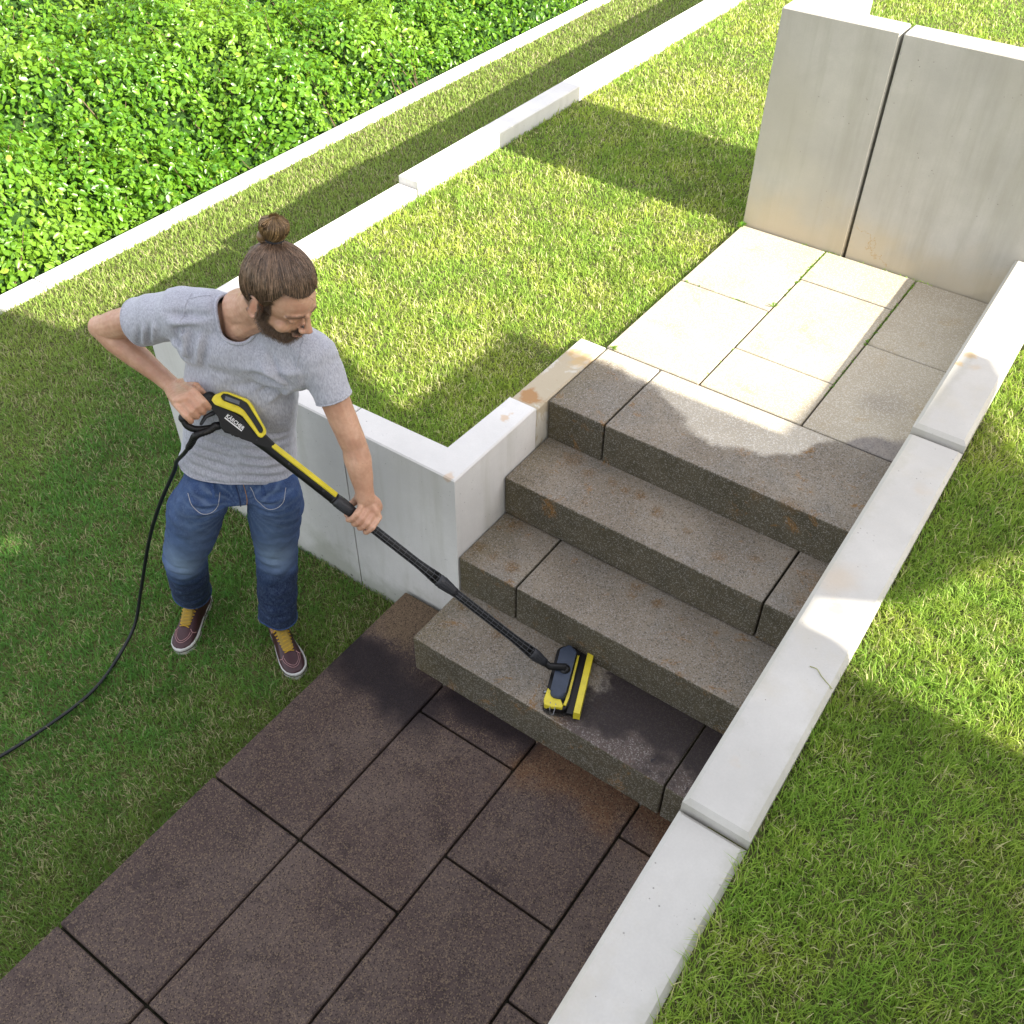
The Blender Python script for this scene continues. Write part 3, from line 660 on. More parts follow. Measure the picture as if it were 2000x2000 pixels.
# head frame (right, forward, up), from camera axes at the man's place
hf = (cR * .76 - cU * .73 + T * .04).normalized(); hu = (cR * .33 + cU * .55 + T * .76); hu = (hu - hf * hu.dot(hf)).normalized(); hr = hf.cross(hu).normalized()
HC = V3((-.281, -.098, 1.506)) + cR * .024 - cU * .017
man = empty('person', ((J['ankR'].x + J['ankL'].x) / 2, (J['ankR'].y + J['ankL'].y) / 2, ZL), 'man in grey t-shirt and blue jeans with a hair bun, holding a black lance', 'person')
def hp(r, f, u): return HC + hr * r + hf * f + hu * u
def build_head(bm):
    e = ellipsoid; ax = (hr, hf, hu)
    e(bm, hp(0, -.018, .030), ax, (.0755, .094, .090))          # cranium
    e(bm, hp(0, .028, .018), ax, (.068, .066, .070))            # forehead and temples
    e(bm, hp(0, .030, -.040), ax, (.060, .060, .070))           # mid face
    e(bm, hp(0, .036, -.078), ax, (.048, .050, .042))           # jaw
    e(bm, hp(0, .066, -.096), ax, (.026, .024, .023))           # chin
    tube(bm, [hp(-.058, -.005, -.052), hp(-.045, .03, -.085), hp(-.015, .07, -.102)], [.018, .020, .017], 10)
    tube(bm, [hp(.058, -.005, -.052), hp(.045, .03, -.085), hp(.015, .07, -.102)], [.018, .020, .017], 10)
    for s in (-1, 1):
        tube(bm, [hp(s * .012, .091, .011), hp(s * .032, .088, .015), hp(s * .054, .070, .008)], [.0068, .0070, .0052], 8)   # brow
        e(bm, hp(s * .031, .078, -.006), ax, (.0150, .0110, .0100))      # closed eyelid over the eye
        e(bm, hp(s * .040, .060, -.040), ax, (.023, .022, .022))         # cheek
        e(bm, hp(s * .011, .103, -.040), ax, (.0085, .0105, .0080))      # nostril wing
        e(bm, hp(s * .077, -.010, -.020), ax, (.007, .019, .031))        # ear
        c_ = [hp(s * .084, -.010 + .020 * math.sin(a) - .004 * math.cos(a), -.017 + .033 * math.cos(a)) for a in [i * .5 for i in range(-1, 9)]]
        tube(bm, c_, [.0048] * len(c_), 7)
        e(bm, hp(s * .075, -.001, -.045), ax, (.006, .008, .009))
    tube(bm, [hp(0, .096, .006), hp(0, .105, -.014), hp(0, .117, -.034), hp(0, .110, -.042)], [.0075, .0085, .0105, .008], 10)   # nose
    tube(bm, [hp(-.021, .089, -.066), hp(-.008, .099, -.062), hp(.008, .099, -.062), hp(.021, .089, -.066)], [.0035, .0055, .0055, .0035], 8)
    tube(bm, [hp(-.019, .088, -.073), hp(0, .098, -.074), hp(.019, .088, -.073)], [.0035, .0065, .0035], 8)
nk = J['neck']
def grip_hand(bm, c, a, tr, e1, wr, s=1.0, start=75, thumb=True, sgn=1, spread=.0205):
    """fist closed round a bar: c bar centre, a bar axis towards the little finger, e1 direction to the back of the fingers, wr wrist"""
    a = a.normalized(); e1 = (e1 - a * e1.dot(a)).normalized(); w = wr - c; e2 = (w - a * w.dot(a)); e2 = (e2 - e1 * e2.dot(e1)).normalized()
    R_ = [.0098, .0100, .0095, .0085]; Ln = [1.0, 1.04, 1.0, .9]; kn = []
    for i in range(4):
        o = c + a * ((i - 1.5) * spread * s)
        pt = lambda th, rr: o + (e1 * math.cos(R(th)) + e2 * math.sin(R(th))) * rr
        r0 = tr + R_[i] * s
        k0 = pt(start, r0 + .017 * s); p1 = pt(start - 62, r0 + .010 * s); p2 = pt(start - 118, r0 + .001); p3 = pt(start - 165 * Ln[i], r0); p4 = pt(start - 200 * Ln[i], r0)
        kn.append(k0)
        tube(bm, [k0, (k0 + p1) / 2 + (e1 * .002), p1, (p1 + p2) / 2 + (p2 - o).normalized() * .004, p2, p3, p4], [R_[i] * s * x for x in (1.12, 1.0, 1.05, .94, .97, .88, .78)], 10)
        wb = wr + a * ((i - 1.5) * .011 * s)
        tube(bm, [wb, wb * .45 + k0 * .55 + e1 * .004, k0], [(.0115 * s, .0145 * s), (.0125 * s, .0125 * s), (R_[i] * s * 1.15,) * 2], 10)
    mid = sum(kn, V3()) / 4
    tube(bm, [wr, (wr * .5 + mid * .5) - e1 * .006, mid - e1 * .010], [(.020 * s, .026 * s), (.017 * s, .036 * s), (.014 * s, .038 * s)], 14, ref=e1)
    if thumb:   # thumb leaves the side of the palm near its base and closes from the other side
        b = wr * .72 + mid * .28 - a * .026 * s - e1 * .004; r0 = tr + .0105 * s
        q = lambda th, rr, al: c - a * al * s + (e1 * math.cos(R(th)) + e2 * math.sin(R(th))) * rr
        t1 = q(128, r0 + .018, .044); t2 = q(178, r0 + .004, .048); t3 = q(222, r0, .040)
        tube(bm, [wr - a * .010 * s, b, t1, (t1 + t2) / 2, t2, t3], [.016 * s, .0175 * s, .0128 * s, .0112 * s, .0115 * s, .0095 * s], 10)
    return kn
# lance frame
LA = V3((-.384, -.198, 1.05)) + (CAM_POS - V3((-.384, -.198, 1.05))).normalized() * .02; Ld = V3((.6889, .2775, -.6696)).normalized(); Ln_ = V3((.7114, -.4362, .5511)); Ln_ = (Ln_ - Ld * Ln_.dot(Ld)).normalized(); Lu = V3((.1392, .856, .4979)); Lu = (Lu - Ld * Lu.dot(Ld) - Ln_ * Lu.dot(Ln_)).normalized()
def lp(s, t, n=0.0): return LA + Ld * s + Lu * t + Ln_ * n
def build_body():
    bm = bmesh.new(); build_head(bm)
    tube(bm, [nk - V3((0, 0, .03)), nk + V3((.01, 0, .03)), nk * .45 + hp(0, -.03, -.06) * .55, hp(0, -.03, -.045)], [.066, .062, .058, .060], 18)
    tube(bm, [nk + V3((.02, -.03, -.01)), hp(0, .005, -.07)], [.035, .035], 10)
    tube(bm, [nk - V3((.02, -.01, .02)), J['shR'] + V3((.05, .02, -.02))], [.060, .040], 12); tube(bm, [nk - V3((-.02, -.01, .02)), J['shL'] + V3((-.05, .02, -.01))], [.058, .040], 12)
    # torso, hidden below the shirt
    tube(bm, [J['pel'], J['pel'] * .5 + nk * .5, nk - V3((0, 0, .06))], [(.12, .07), (.115, .07), (.10, .055)], 18, ref=J['shL'] - J['shR'])
    for h, k, a in (('hipR', 'kneeR', 'ankR'), ('hipL', 'kneeL', 'ankL')):
        tube(bm, [J[h] * .6 + J[k] * .4, J[k], J[a], V3((J[a].x, J[a].y, ZL + .05))], [.055, .046, .036, .034], 14)
    # right arm: upper arm, bent elbow, forearm with its muscle belly
    s, e, w = J['shR'], J['elR'], J['wrR']
    tube(bm, [s, s * .5 + e * .5 + V3((0, 0, .006)), s * .15 + e * .85, e], [.044, .046, .043, .037], 16)
    ellipsoid(bm, e + (e - w).normalized() * .004 + (e - s).normalized() * .004, (V3((1, 0, 0)), V3((0, 1, 0)), V3((0, 0, 1))), (.036, .036, .036))
    tube(bm, [e, e * .78 + w * .22, e * .5 + w * .5, e * .22 + w * .78, w], [.038, .0425, .0365, .029, (.0245, .028)], 16)
    s, e, w = J['shL'], J['elL'], J['wrL']
    tube(bm, [s, s * .5 + e * .5, s * .12 + e * .88, e], [.044, .043, .040, .037], 16)
    tube(bm, [e, e * .76 + w * .24, e * .5 + w * .5, e * .2 + w * .8, w], [.038, .041, .036, .0295, (.026, .029)], 16)
    # right hand on the pistol grip, left hand over the lance
    gc = lp(-.143, -.046); ga = (lp(-.1464, -.0818) - lp(-.132, -.006)).normalized()
    grip_hand(bm, gc, ga, .016, Ln_ * .9 + Ld * .15, J['wrR'], 1.02, start=70)
    hc = lp(.435, -.004); grip_hand(bm, hc, Ld, .0150, Ln_ * .85 - Lu * .1, J['wrL'], 1.04, start=72)
    me = remesh(bm, .0030, 4)
    C = get_co(me); N = get_no(me)
    # small muscle and vein relief on the arms
    a = np_noise(C, 26, 3.0) * .0011 + np_noise(C, 60, 1.0) * .0005
    q = C - np.array(HC); face = (np.linalg.norm(q, axis=1) < .17)
    a[face] *= .35
    C = C + N * a[:, None]; set_co(me, C)
    q = C - np.array(HC); x = q @ np.array(hr); y = q @ np.array(hf); z = q @ np.array(hu)
    nz = np_noise(C, 90, 5) * .006 + np_noise(C, 30, 2) * .005
    # beard: jaw, chin, moustache, sideburns; cheeks stay bare
    jaw = np.where(y > .0, -.046 - np.clip((y - .03) * .25, -.02, .03), -.02) + nz
    beard = (z < jaw - .004) & (z > -.135) & (y > .010 + nz) & face & (np.abs(x) < .085)
    side = (y > .004 + nz) & (y < .030 + nz) & (z < .03) & (z > -.08) & (np.abs(x) > .045) & face
    mous = (z < -.052 + nz * .3) & (z > -.064) & (y > .082) & (y < .104) & (np.abs(x) < .030) & face
    lip = (np.abs(z + .0685) < .0058) & (y > .088) & (np.abs(x) < .020) & face
    under = (z < -.088) & (y > .005) & (y < .06) & face
    B = ((beard | side | mous) & ~lip).astype(float)
    # smooth the mask over the mesh edges
    ed = np.empty(len(me.edges) * 2, np.int32); me.edges.foreach_get('vertices', ed); ed = ed.reshape(-1, 2)
    def blur(f, it):
        cnt = np.bincount(ed.ravel(), minlength=len(f)) + 1
        for _ in range(it): f = (f + np.bincount(ed[:, 0], f[ed[:, 1]], len(f)) + np.bincount(ed[:, 1], f[ed[:, 0]], len(f))) / cnt
        return f
    beardf = blur(B, 2)
    brow = ((np.abs(z - (.0165 - np.abs(np.abs(x) - .03) * .22)) < .0042) & (np.abs(x) > .010) & (np.abs(x) < .056) & (y > .055) & face).astype(float)
    lash = ((np.abs(z + .0135 - (np.abs(np.abs(x) - .031)) * .25) < .0016) & (np.abs(np.abs(x) - .031) < .014) & (y > .07) & face).astype(float)
    scalp = ((z > .066) & (y < .080) | ((y < .02) & (z > .03)) | ((y < -.02) & (z > -.06))) & face
    red = np.zeros(len(C))
    red += np.exp(-((np.abs(x) - .078) ** 2 + (y + .010) ** 2 + (z + .016) ** 2) / .0006) * face * .8 + np.exp(-((y - .118) ** 2 + z * 0 + (z + .036) ** 2 + x ** 2) / .0004) * face * .7
    hands = np.minimum(np.linalg.norm(C - np.array(gc), axis=1), np.linalg.norm(C - np.array(hc), axis=1))
    red += np.clip(1 - hands / .06, 0, 1) * .45 + lip * 1.0
    set_attr(me, 'beard', beardf); set_attr(me, 'brow', blur(np.maximum(brow * .8, lash * .9), 1)); set_attr(me, 'scalp', blur(scalp.astype(float), 2)); set_attr(me, 'red', np.clip(red, 0, 1))
    me.shade_smooth()
    bo = beardf > .6
    return me, C[bo], get_no(me)[bo]
def skin_mat():
    m = NT('skin'); n1 = m.noise(14, 5, .6); n2 = m.noise(90, 3)
    c = m.mix(m.rng(n1, .3, .7), (.41, .225, .145), (.56, .34, .23)); c = m.mix(m.rng(n2, .35, .7, 0, .25), c, (.33, .165, .10))
    c = m.mix(m.math('MULTIPLY', m.attr('red'), .55), c, (.46, .15, .10))
    c = m.mix(m.rng(m.noise(30, 4, .7), .5, .75, 0, .35), c, (.46, .20, .14)); c = m.mix(m.math('MULTIPLY', m.rng(m.voro(55), .05, .09, 1, 0), .5), c, (.26, .11, .06))
    hn = m.rng(m.noise(420, 2), .35, .65)
    c = m.mix(m.math('MULTIPLY', m.attr('beard'), m.rng(hn, 0, 1, .80, 1, False)), c, m.mix(hn, (.025, .014, .009), (.070, .038, .020)))
    c = m.mix(m.math('MAXIMUM', m.attr('brow'), m.math('MULTIPLY', m.attr('scalp'), .85)), c, (.07, .036, .020))
    m.base(c, m.rng(n2, .3, .7, .42, .55), .5)
    m.b.inputs['Subsurface Weight'].default_value = .12; m.b.inputs['Subsurface Radius'].default_value = (.010, .004, .002); m.b.inputs['Subsurface Scale'].default_value = .6
    m.bump(m.math('ADD', m.math('MULTIPLY', m.noise(300, 3), .5), m.math('MULTIPLY', m.noise(45, 3), 1)), .35, .0018)
    return m.m
body_me, beardC, beardN = build_body()
body = link_mesh('body', body_me, skin_mat(), man)

def tidy_edge(me_, it=14):
    """smooth the cut edge of a cloth so that hems and cuffs run clean"""
    b = bmesh.new(); b.from_mesh(me_)
    small = [v for v in b.verts if not v.link_faces]; bmesh.ops.delete(b, geom=small, context='VERTS')
    bd = [v for v in b.verts if v.is_boundary]
    nb_ = {v: [e.other_vert(v) for e in v.link_edges if e.is_boundary] for v in bd}
    for _ in range(it):
        new = {v: (v.co + sum((w.co for w in nb_[v]), V3())) / (1 + len(nb_[v])) for v in bd if len(nb_[v]) == 2}
        for v, c in new.items(): v.co = c
    ring = {w for v in bd for e in v.link_edges for w in [e.other_vert(v)] if not w.is_boundary}
    for _ in range(4):
        new = {v: (v.co + sum((e.other_vert(v).co for e in v.link_edges), V3())) / (1 + len(v.link_edges)) for v in ring}
        for v, c in new.items(): v.co = c
    b.to_mesh(me_); b.free(); me_.update()
def rim(me_src, near, rad, name, thick, mat, parent):
    """ribbed band round an opening of the cloth: follows the open edge nearest to a point"""
    bm = bmesh.new(); bm.from_mesh(me_src); es = [e for e in bm.edges if e.is_boundary and (e.verts[0].co - near).length < rad]
    adj = {}
    for e in es:
        for v in e.verts: adj.setdefault(v, []).append(e.other_vert(v))
    if not adj: bm.free(); return None
    loops = []; seen = set()
    for v0 in adj:
        if v0 in seen: continue
        loop = [v0]; seen.add(v0); v = v0
        while True:
            nx = [w for w in adj[v] if w not in seen]
            if not nx: break
            v = nx[0]; seen.add(v); loop.append(v)
        loops.append(loop)
    loop = max(loops, key=len); pts = [v.co.copy() for v in loop]; bm.free(); n = len(pts)
    for _ in range(10): pts = [(pts[i - 1] + pts[i] * 2 + pts[(i + 1) % n]) / 4 for i in range(n)]
    pts = pts[::2]; b2 = bmesh.new(); tube(b2, pts + pts[:2], [thick] * (len(pts) + 2), 8, caps='flat')
    return obj(name, b2, mat, parent, smooth=True)
# ---- shirt
from mathutils.bvhtree import BVHTree
lat = (J['shL'] - J['shR']).normalized(); plat = (J['hipL'] - J['hipR']).normalized()
axis = [J['pel'] + V3((-.008, .0, -.005)), J['pel'] * .80 + nk * .20, J['pel'] * .62 + nk * .38, J['pel'] * .42 + nk * .58, J['pel'] * .24 + nk * .76, J['pel'] * .08 + nk * .92]
GAIN = 1.15
def folds(C, N, L_, view, gain):
    d = np.zeros(len(C))
    fv = np.array(view); front = np.clip(N @ fv * 1.6 + .15, 0, 1); pr_ = lambda X: X - np.outer(X @ fv, fv) * .82
    Cp = pr_(C)
    for a, b, amp, w in L_:
        a = pr_(np.array([a]))[0]; b = pr_(np.array([b]))[0]; ab = b - a; t = np.clip(((Cp - a) @ ab) / (ab @ ab + 1e-12), 0, 1); q = Cp - (a + t[:, None] * ab); r = np.linalg.norm(q, axis=1)
        d += front * gain * amp * np.exp(-(r / w) ** 2) * (1 - .6 * np.abs(2 * t - 1) ** 3)
    return C + N * d[:, None]
bm = bmesh.new()
wid = [.186, .172, .164, .168, .150, .085]; dep = [.112, .094, .090, .104, .100, .070]
for i in range(1): pass
P_ = []; Q_ = []
# lofted torso with rings turned from the pelvis' line to the shoulders' line
rings = []; nseg = 30
AX = catmull(axis, 5); m_ = len(AX)
for i, p in enumerate(AX):
    t = i / (m_ - 1); k = t * (len(wid) - 1); k0 = min(int(k), len(wid) - 2); fr = k - k0
    w_ = wid[k0] * (1 - fr) + wid[k0 + 1] * fr; d_ = dep[k0] * (1 - fr) + dep[k0 + 1] * fr
    dr = (AX[min(i + 1, m_ - 1)] - AX[max(i - 1, 0)]).normalized(); l_ = (plat * (1 - t) + lat * t); l_ = (l_ - dr * l_.dot(dr)).normalized(); f_ = l_.cross(dr).normalized()
    ring = []
    for q in range(nseg):
        a = 2 * math.pi * q / nseg; ca, sa = math.cos(a), math.sin(a); e_ = 2 / 2.5
        ring.append(bm.verts.new(p + l_ * w_ * math.copysign(abs(ca) ** e_, ca) + f_ * d_ * math.copysign(abs(sa) ** e_, sa)))
    rings.append(ring)
for a, b in zip(rings, rings[1:]):
    for i in range(nseg): bm.faces.new((a[i], a[(i + 1) % nseg], b[(i + 1) % nseg], b[i]))
bm.faces.new(rings[0][::-1]); bm.faces.new(rings[-1])
sR, sL = J['shR'], J['shL']; upv = (nk - J['pel']).normalized()
fwd = lat.cross(upv).normalized()   # chest direction
if fwd.dot(T) < 0: fwd = -fwd
tube(bm, [nk - upv * .030 - lat * .04, (nk + sR) / 2 - upv * .002, sR], [(.074, .070), (.072, .074), (.068, .070)], 16, ref=upv)
tube(bm, [nk - upv * .030 + lat * .04, (nk + sL) / 2 - upv * .006, sL], [(.074, .070), (.070, .072), (.064, .066)], 16, ref=upv)
tube(bm, [sR - upv * .06 + lat * .07, sL - upv * .05 - lat * .06], [(.09, .088), (.088, .086)], 18, ref=upv)   # chest
cufR = sR * .54 + J['elR'] * .46; cufL = sL * .60 + J['elL'] * .40
dR = (J['elR'] - sR).normalized(); dL = (J['elL'] - sL).normalized()
tube(bm, [sR + lat * .02, sR * .72 + J['elR'] * .28 - V3((0, 0, .006)), cufR - V3((0, 0, .006)) + dR * .03], [(.072, .070), (.070, .067), (.072, .066)], 20, ref=upv)
tube(bm, [sL - lat * .01, sL * .75 + J['elL'] * .25, cufL + dL * .03], [(.067, .066), (.058, .058), (.056, .055)], 20, ref=lat)
me = remesh(bm, .0055, 9)
C = get_co(me); N = get_no(me)
arm = sR - upv * .09 + lat * .055 + fwd * .05; armL = sL - upv * .085 - lat * .035 + fwd * .06
fl_ = []
for k in range(7): fl_.append((arm + upv * (.02 * k) - lat * .01 * k, arm + upv * (.03 + .022 * k) + lat * (-.05 + .02 * k) + dR * .03, .006 * (1 if k % 2 else -1), .010))
for k in range(6): fl_.append((armL, armL + (-lat * math.cos(.35 * k - .9) - upv * math.sin(.35 * k - .9)) * .11 + fwd * .01, .0055 * (1 if k % 2 else -1), .009))
for k in range(5): fl_.append((sR + lat * (.02 + .022 * k) + fwd * .07 - upv * .0, sR + lat * (.03 + .018 * k) + fwd * .10 - upv * .09, .0055 * (1 if k % 2 else -.9), .008))
for k in range(6):
    c0 = J['pel'] + upv * (.07 + .036 * k) + fwd * .115
    fl_.append((c0 - lat * (.15 - .01 * k) + fwd * -.04, c0 + lat * .02 - upv * .018, -.0042, .009)); fl_.append((c0 + lat * .03 + upv * .016, c0 + lat * .16 - fwd * .05 + upv * .008, .0048, .010))
    fl_.append((c0 + lat * .05 + upv * .03, c0 + lat * .16 - fwd * .05 + upv * .020, -.0038, .008))
fl_.append((sL + fwd * .06 - upv * .02, nk + fwd * .06 - upv * .10, .004, .012)); fl_.append((armL - lat * .02, nk + fwd * .10 - upv * .17, -.004, .014))
for k in range(4): fl_.append((cufR - dR * (.015 + .018 * k) + fwd * .04 - upv * .055, cufR - dR * (.03 + .02 * k) + fwd * .07 + upv * .01, .005 * (1 if k % 2 else -1), .008))
C = folds(C, N, fl_, fwd, 2.1)
sc_ = C * 1.0
C = C + N * (np_noise(C * np.array([1, 1, .55]), 16, 2.2) * .0060 + np_noise(C, 42, 4.0) * .0016)[:, None]
set_co(me, C)
# open the neck, the cuffs and the hem
q = C - np.array(nk + upv * .012 + fwd * .016)
ru = q @ np.array(upv); rl = q @ np.array(lat); rf = q @ np.array(fwd)
neckhole = ((rl / .068) ** 2 + ((rf) / .068) ** 2 < 1) & (ru > -.085)
rel = ((C - np.array(J['pel'])) @ np.array(upv)); rlat = (C - np.array(J['pel'])) @ np.array(lat)
hem = rel < (.058 + .006 * np.sin(rlat * 23))
cut = neckhole | (((C - np.array(cufR)) @ np.array(dR) > .020) & (np.linalg.norm(C - np.array(cufR), axis=1) < .13)) | (((C - np.array(cufL)) @ np.array(dL) > .018) & (np.linalg.norm(C - np.array(cufL), axis=1) < .11)) | hem
drop(me, cut); tidy_edge(me)
sh = link_mesh('t_shirt', me, [], man)
def shirt_mat():
    m = NT('heather_jersey'); st_ = m.n('ShaderNodeMapping'); st_.inputs['Scale'].default_value = (260, 260, 60); m.l(m.pos(), st_.inputs[0])
    f = m.noise(1.0, 3, .7, vec=st_.outputs[0]); b = m.noise(35, 4)
    c = m.mix(m.rng(f, .3, .7), (.28, .288, .33), (.46, .468, .53)); c = m.mix(m.rng(b, .3, .7, 0, .3), c, (.31, .32, .37))
    m.base(c, .9, .2); m.b.inputs['Sheen Weight'].default_value = .25
    m.bump(f, .25, .001); return m.m
m_shirt = shirt_mat(); sh.data.materials.append(m_shirt)
sm = sh.modifiers.new('thickness', 'SOLIDIFY'); sm.thickness = .0022; sm.offset = -1
sh.data.shade_smooth()
sbv = BVHTree.FromPolygons([v.co.copy() for v in me.vertices], [tuple(p.vertices) for p in me.polygons])
def seam(pts, name='seam', r=.0013):
    P_ = []
    for p in catmull(pts, 8):
        h = sbv.find_nearest(p); P_.append(h[0] + h[1] * .0006)
    b = bmesh.new(); tube(b, P_, [r] * len(P_), 6, caps='flat'); obj(name, b, m_shirt, sh, smooth=True)
seam([sR + lat * .035 + upv * .07, sR + lat * .030 + upv * .03 + fwd * .06, sR + lat * .035 - upv * .02 + fwd * .075, sR + lat * .030 - upv * .085 + fwd * .04])
seam([sL - lat * .030 + upv * .07, sL - lat * .028 + upv * .03 + fwd * .06, sL - lat * .030 - upv * .02 + fwd * .07, sL - lat * .020 - upv * .08 + fwd * .04])
seam([sR + lat * .035 + upv * .07 + fwd * .02, nk - lat * .085 + upv * .05 + fwd * .02]); seam([sL - lat * .03 + upv * .07 + fwd * .02, nk + lat * .085 + upv * .05 + fwd * .02])
rim(me, nk, .16, 'collar', (.0055), m_shirt, sh); rim(me, cufR, .13, 'cuff', .0026, m_shirt, sh); rim(me, cufL, .11, 'cuff', .0026, m_shirt, sh)
rim(me, J['pel'], .26, 'hem', .0030, m_shirt, sh)

# ---- jeans
bm = bmesh.new()
pz = J['pel']; pf = plat.cross(V3((0, 0, 1))).normalized()
if pf.dot(T) < 0: pf = -pf
tube(bm, [pz + upv * .055, pz - V3((0, 0, .01)), pz * .8 + (J['hipR'] + J['hipL']) / 2 * .2 - V3((0, 0, .06))], [(.160, .088), (.172, .096), (.160, .098)], 24, ref=plat, caps='flat')
def leg(h, k, a, out):
    hh, kk, aa = J[h], J[k], J[a]; o = plat * out
    cuff = aa + (kk - aa).normalized() * (.068 if out < 0 else .054)
    low = kk * .52 + aa * .48
    tube(bm, [hh + o * .010 + V3((0, 0, -.035)), hh * .70 + kk * .30 + o * .010, hh * .4 + kk * .6, kk * .98 + hh * .02, low, cuff, cuff + (cuff - low).normalized() * .03], [(.082, .088), (.091, .090), (.084, .084), (.0730, .072), (.0710, .070), (.0700, .0695), (.0705, .070)], 24, ref=plat)
    return cuff
cufA = leg('hipR', 'kneeR', 'ankR', -1); cufB = leg('hipL', 'kneeL', 'ankL', 1)
me = remesh(bm, .0065, 6)
C = get_co(me); N = get_no(me); F_ = []
random.seed(11)
for k, a in (('kneeR', 'ankR'), ('kneeL', 'ankL')):
    kk, aa = J[k], J[a]
    for i in range(13):
        f = .25 + .055 * i + random.uniform(-.02, .02); c0 = kk * (1 - f) + aa * f; x0 = random.uniform(-.07, .03); ln_ = random.uniform(.035, .085); dz = V3((0, 0, random.uniform(-.045, .045)))
        F_.append((c0 + plat * x0 + dz, c0 + plat * (x0 + ln_) - dz, .0065 * random.choice((1.4, 1, -1.4, -1)), random.uniform(.006, .011)))
    for i in range(4):
        c0 = kk + V3((0, 0, .03 - .025 * i)); F_.append((c0 - plat * .08 + pf * .02, c0 + plat * .01 + pf * .075 - V3((0, 0, .015)), .0045 * (1 if i % 2 else -1), .008))
cr = (J['hipR'] + J['hipL']) / 2 + V3((0, 0, -.055)) + pf * .10
for i in range(6):
    z_ = V3((0, 0, .012 * i))
    F_.append((cr + z_, cr - plat * (.12 + .008 * i) + V3((0, 0, .018 * i + .0)) - pf * .02, .0045 * (1 if i % 2 else -1.1), .0075)); F_.append((cr + z_, cr + plat * (.12 + .008 * i) + V3((0, 0, .018 * i)) - pf * .02, .0045 * (1 if i % 2 else -1.1), .0075))
for h, k in (('hipR', 'kneeR'), ('hipL', 'kneeL')):
    for i in range(7):
        t_ = random.uniform(.15, .9); c0 = J[h] * (1 - t_) + J[k] * t_; x0 = random.uniform(-.08, .0); F_.append((c0 + plat * x0, c0 + plat * (x0 + random.uniform(.05, .1)) + V3((0, 0, random.uniform(-.05, .05))), random.choice((-.0045, .0035, -.003)), random.uniform(.006, .010)))
C = folds(C, N, F_, pf, 1.1); C = C + N * (np_noise(C * np.array([1, 1, 1.8]), 15, 6.1) * .0045 + np_noise(C, 45, 1.0) * .0012)[:, None]
set_co(me, C)
fade = np.zeros(len(C)); dark = np.zeros(len(C)); whisk = np.zeros(len(C))
for h, k, a in (('hipR', 'kneeR', 'ankR'), ('hipL', 'kneeL', 'ankL')):
    kk = np.array(J[k] + pf * .075 + V3((0, 0, .035)));  hh = np.array(J[h] * .55 + J[k] * .45 + pf * .085)
    fade += .95 * np.exp(-(((C - kk) * np.array([1, 1, .72])) ** 2).sum(1) / .066 ** 2) + .28 * np.exp(-(((C - hh) * np.array([1.2, 1.2, .5])) ** 2).sum(1) / .085 ** 2)
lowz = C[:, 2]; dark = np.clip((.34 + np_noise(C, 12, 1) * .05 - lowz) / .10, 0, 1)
whv = (C - np.array(cr)); ang = np.arctan2(whv[:, 2], np.abs(whv @ np.array(plat))); rr_ = np.linalg.norm(whv, axis=1)
whisk = np.clip(np.sin(ang * 26 + np_noise(C, 20, 3) * 2), 0, 1) ** 2 * np.exp(-((rr_ - .11) / .07) ** 2)
set_attr(me, 'fade', np.clip(fade, 0, 1)); set_attr(me, 'dark', dark); set_attr(me, 'whisk', whisk)
cut = ((C - np.array(cufA)) @ np.array((J['ankR'] - J['kneeR']).normalized()) > .002 + .012 * np.sin(C[:, 0] * 60)) & (np.linalg.norm(C - np.array(cufA), axis=1) < .14)
cut |= ((C - np.array(cufB)) @ np.array((J['ankL'] - J['kneeL']).normalized()) > .010 + .012 * np.sin(C[:, 0] * 60)) & (np.linalg.norm(C - np.array(cufB), axis=1) < .14)
drop(me, cut); tidy_edge(me)
def denim():
    m = NT('denim'); mp = m.n('ShaderNodeMapping'); mp.inputs['Scale'].default_value = (300, 300, 90); m.l(m.pos(), mp.inputs[0]); f = m.noise(1, 3, .7, vec=mp.outputs[0]); b = m.noise(20, 5, .65)
    c = m.mix(m.rng(b, .3, .7), (.011, .028, .092), (.026, .060, .165))
    c = m.mix(m.math('MULTIPLY', m.attr('fade'), m.rng(b, .25, .7, .75, 1.0)), c, (.20, .28, .40))
    c = m.mix(m.math('MULTIPLY', m.attr('whisk'), .7), c, (.11, .16, .26))
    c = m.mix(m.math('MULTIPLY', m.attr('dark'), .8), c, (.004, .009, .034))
    c = m.mix(m.rng(m.noise(55, 5, .7), .48, .72, 0, .35), c, (.11, .16, .26))
    c = m.mix(m.rng(f, .35, .7, 0, .28), c, (.12, .17, .27))
    m.base(c, .85, .25); m.bump(f, .3, .001); return m.m
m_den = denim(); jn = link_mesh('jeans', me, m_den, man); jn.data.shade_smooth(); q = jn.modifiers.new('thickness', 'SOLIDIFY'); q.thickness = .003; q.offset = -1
rim(me, cufA, .13, 'trouser_hem', .0042, m_den, jn); rim(me, cufB, .13, 'trouser_hem', .0042, m_den, jn)
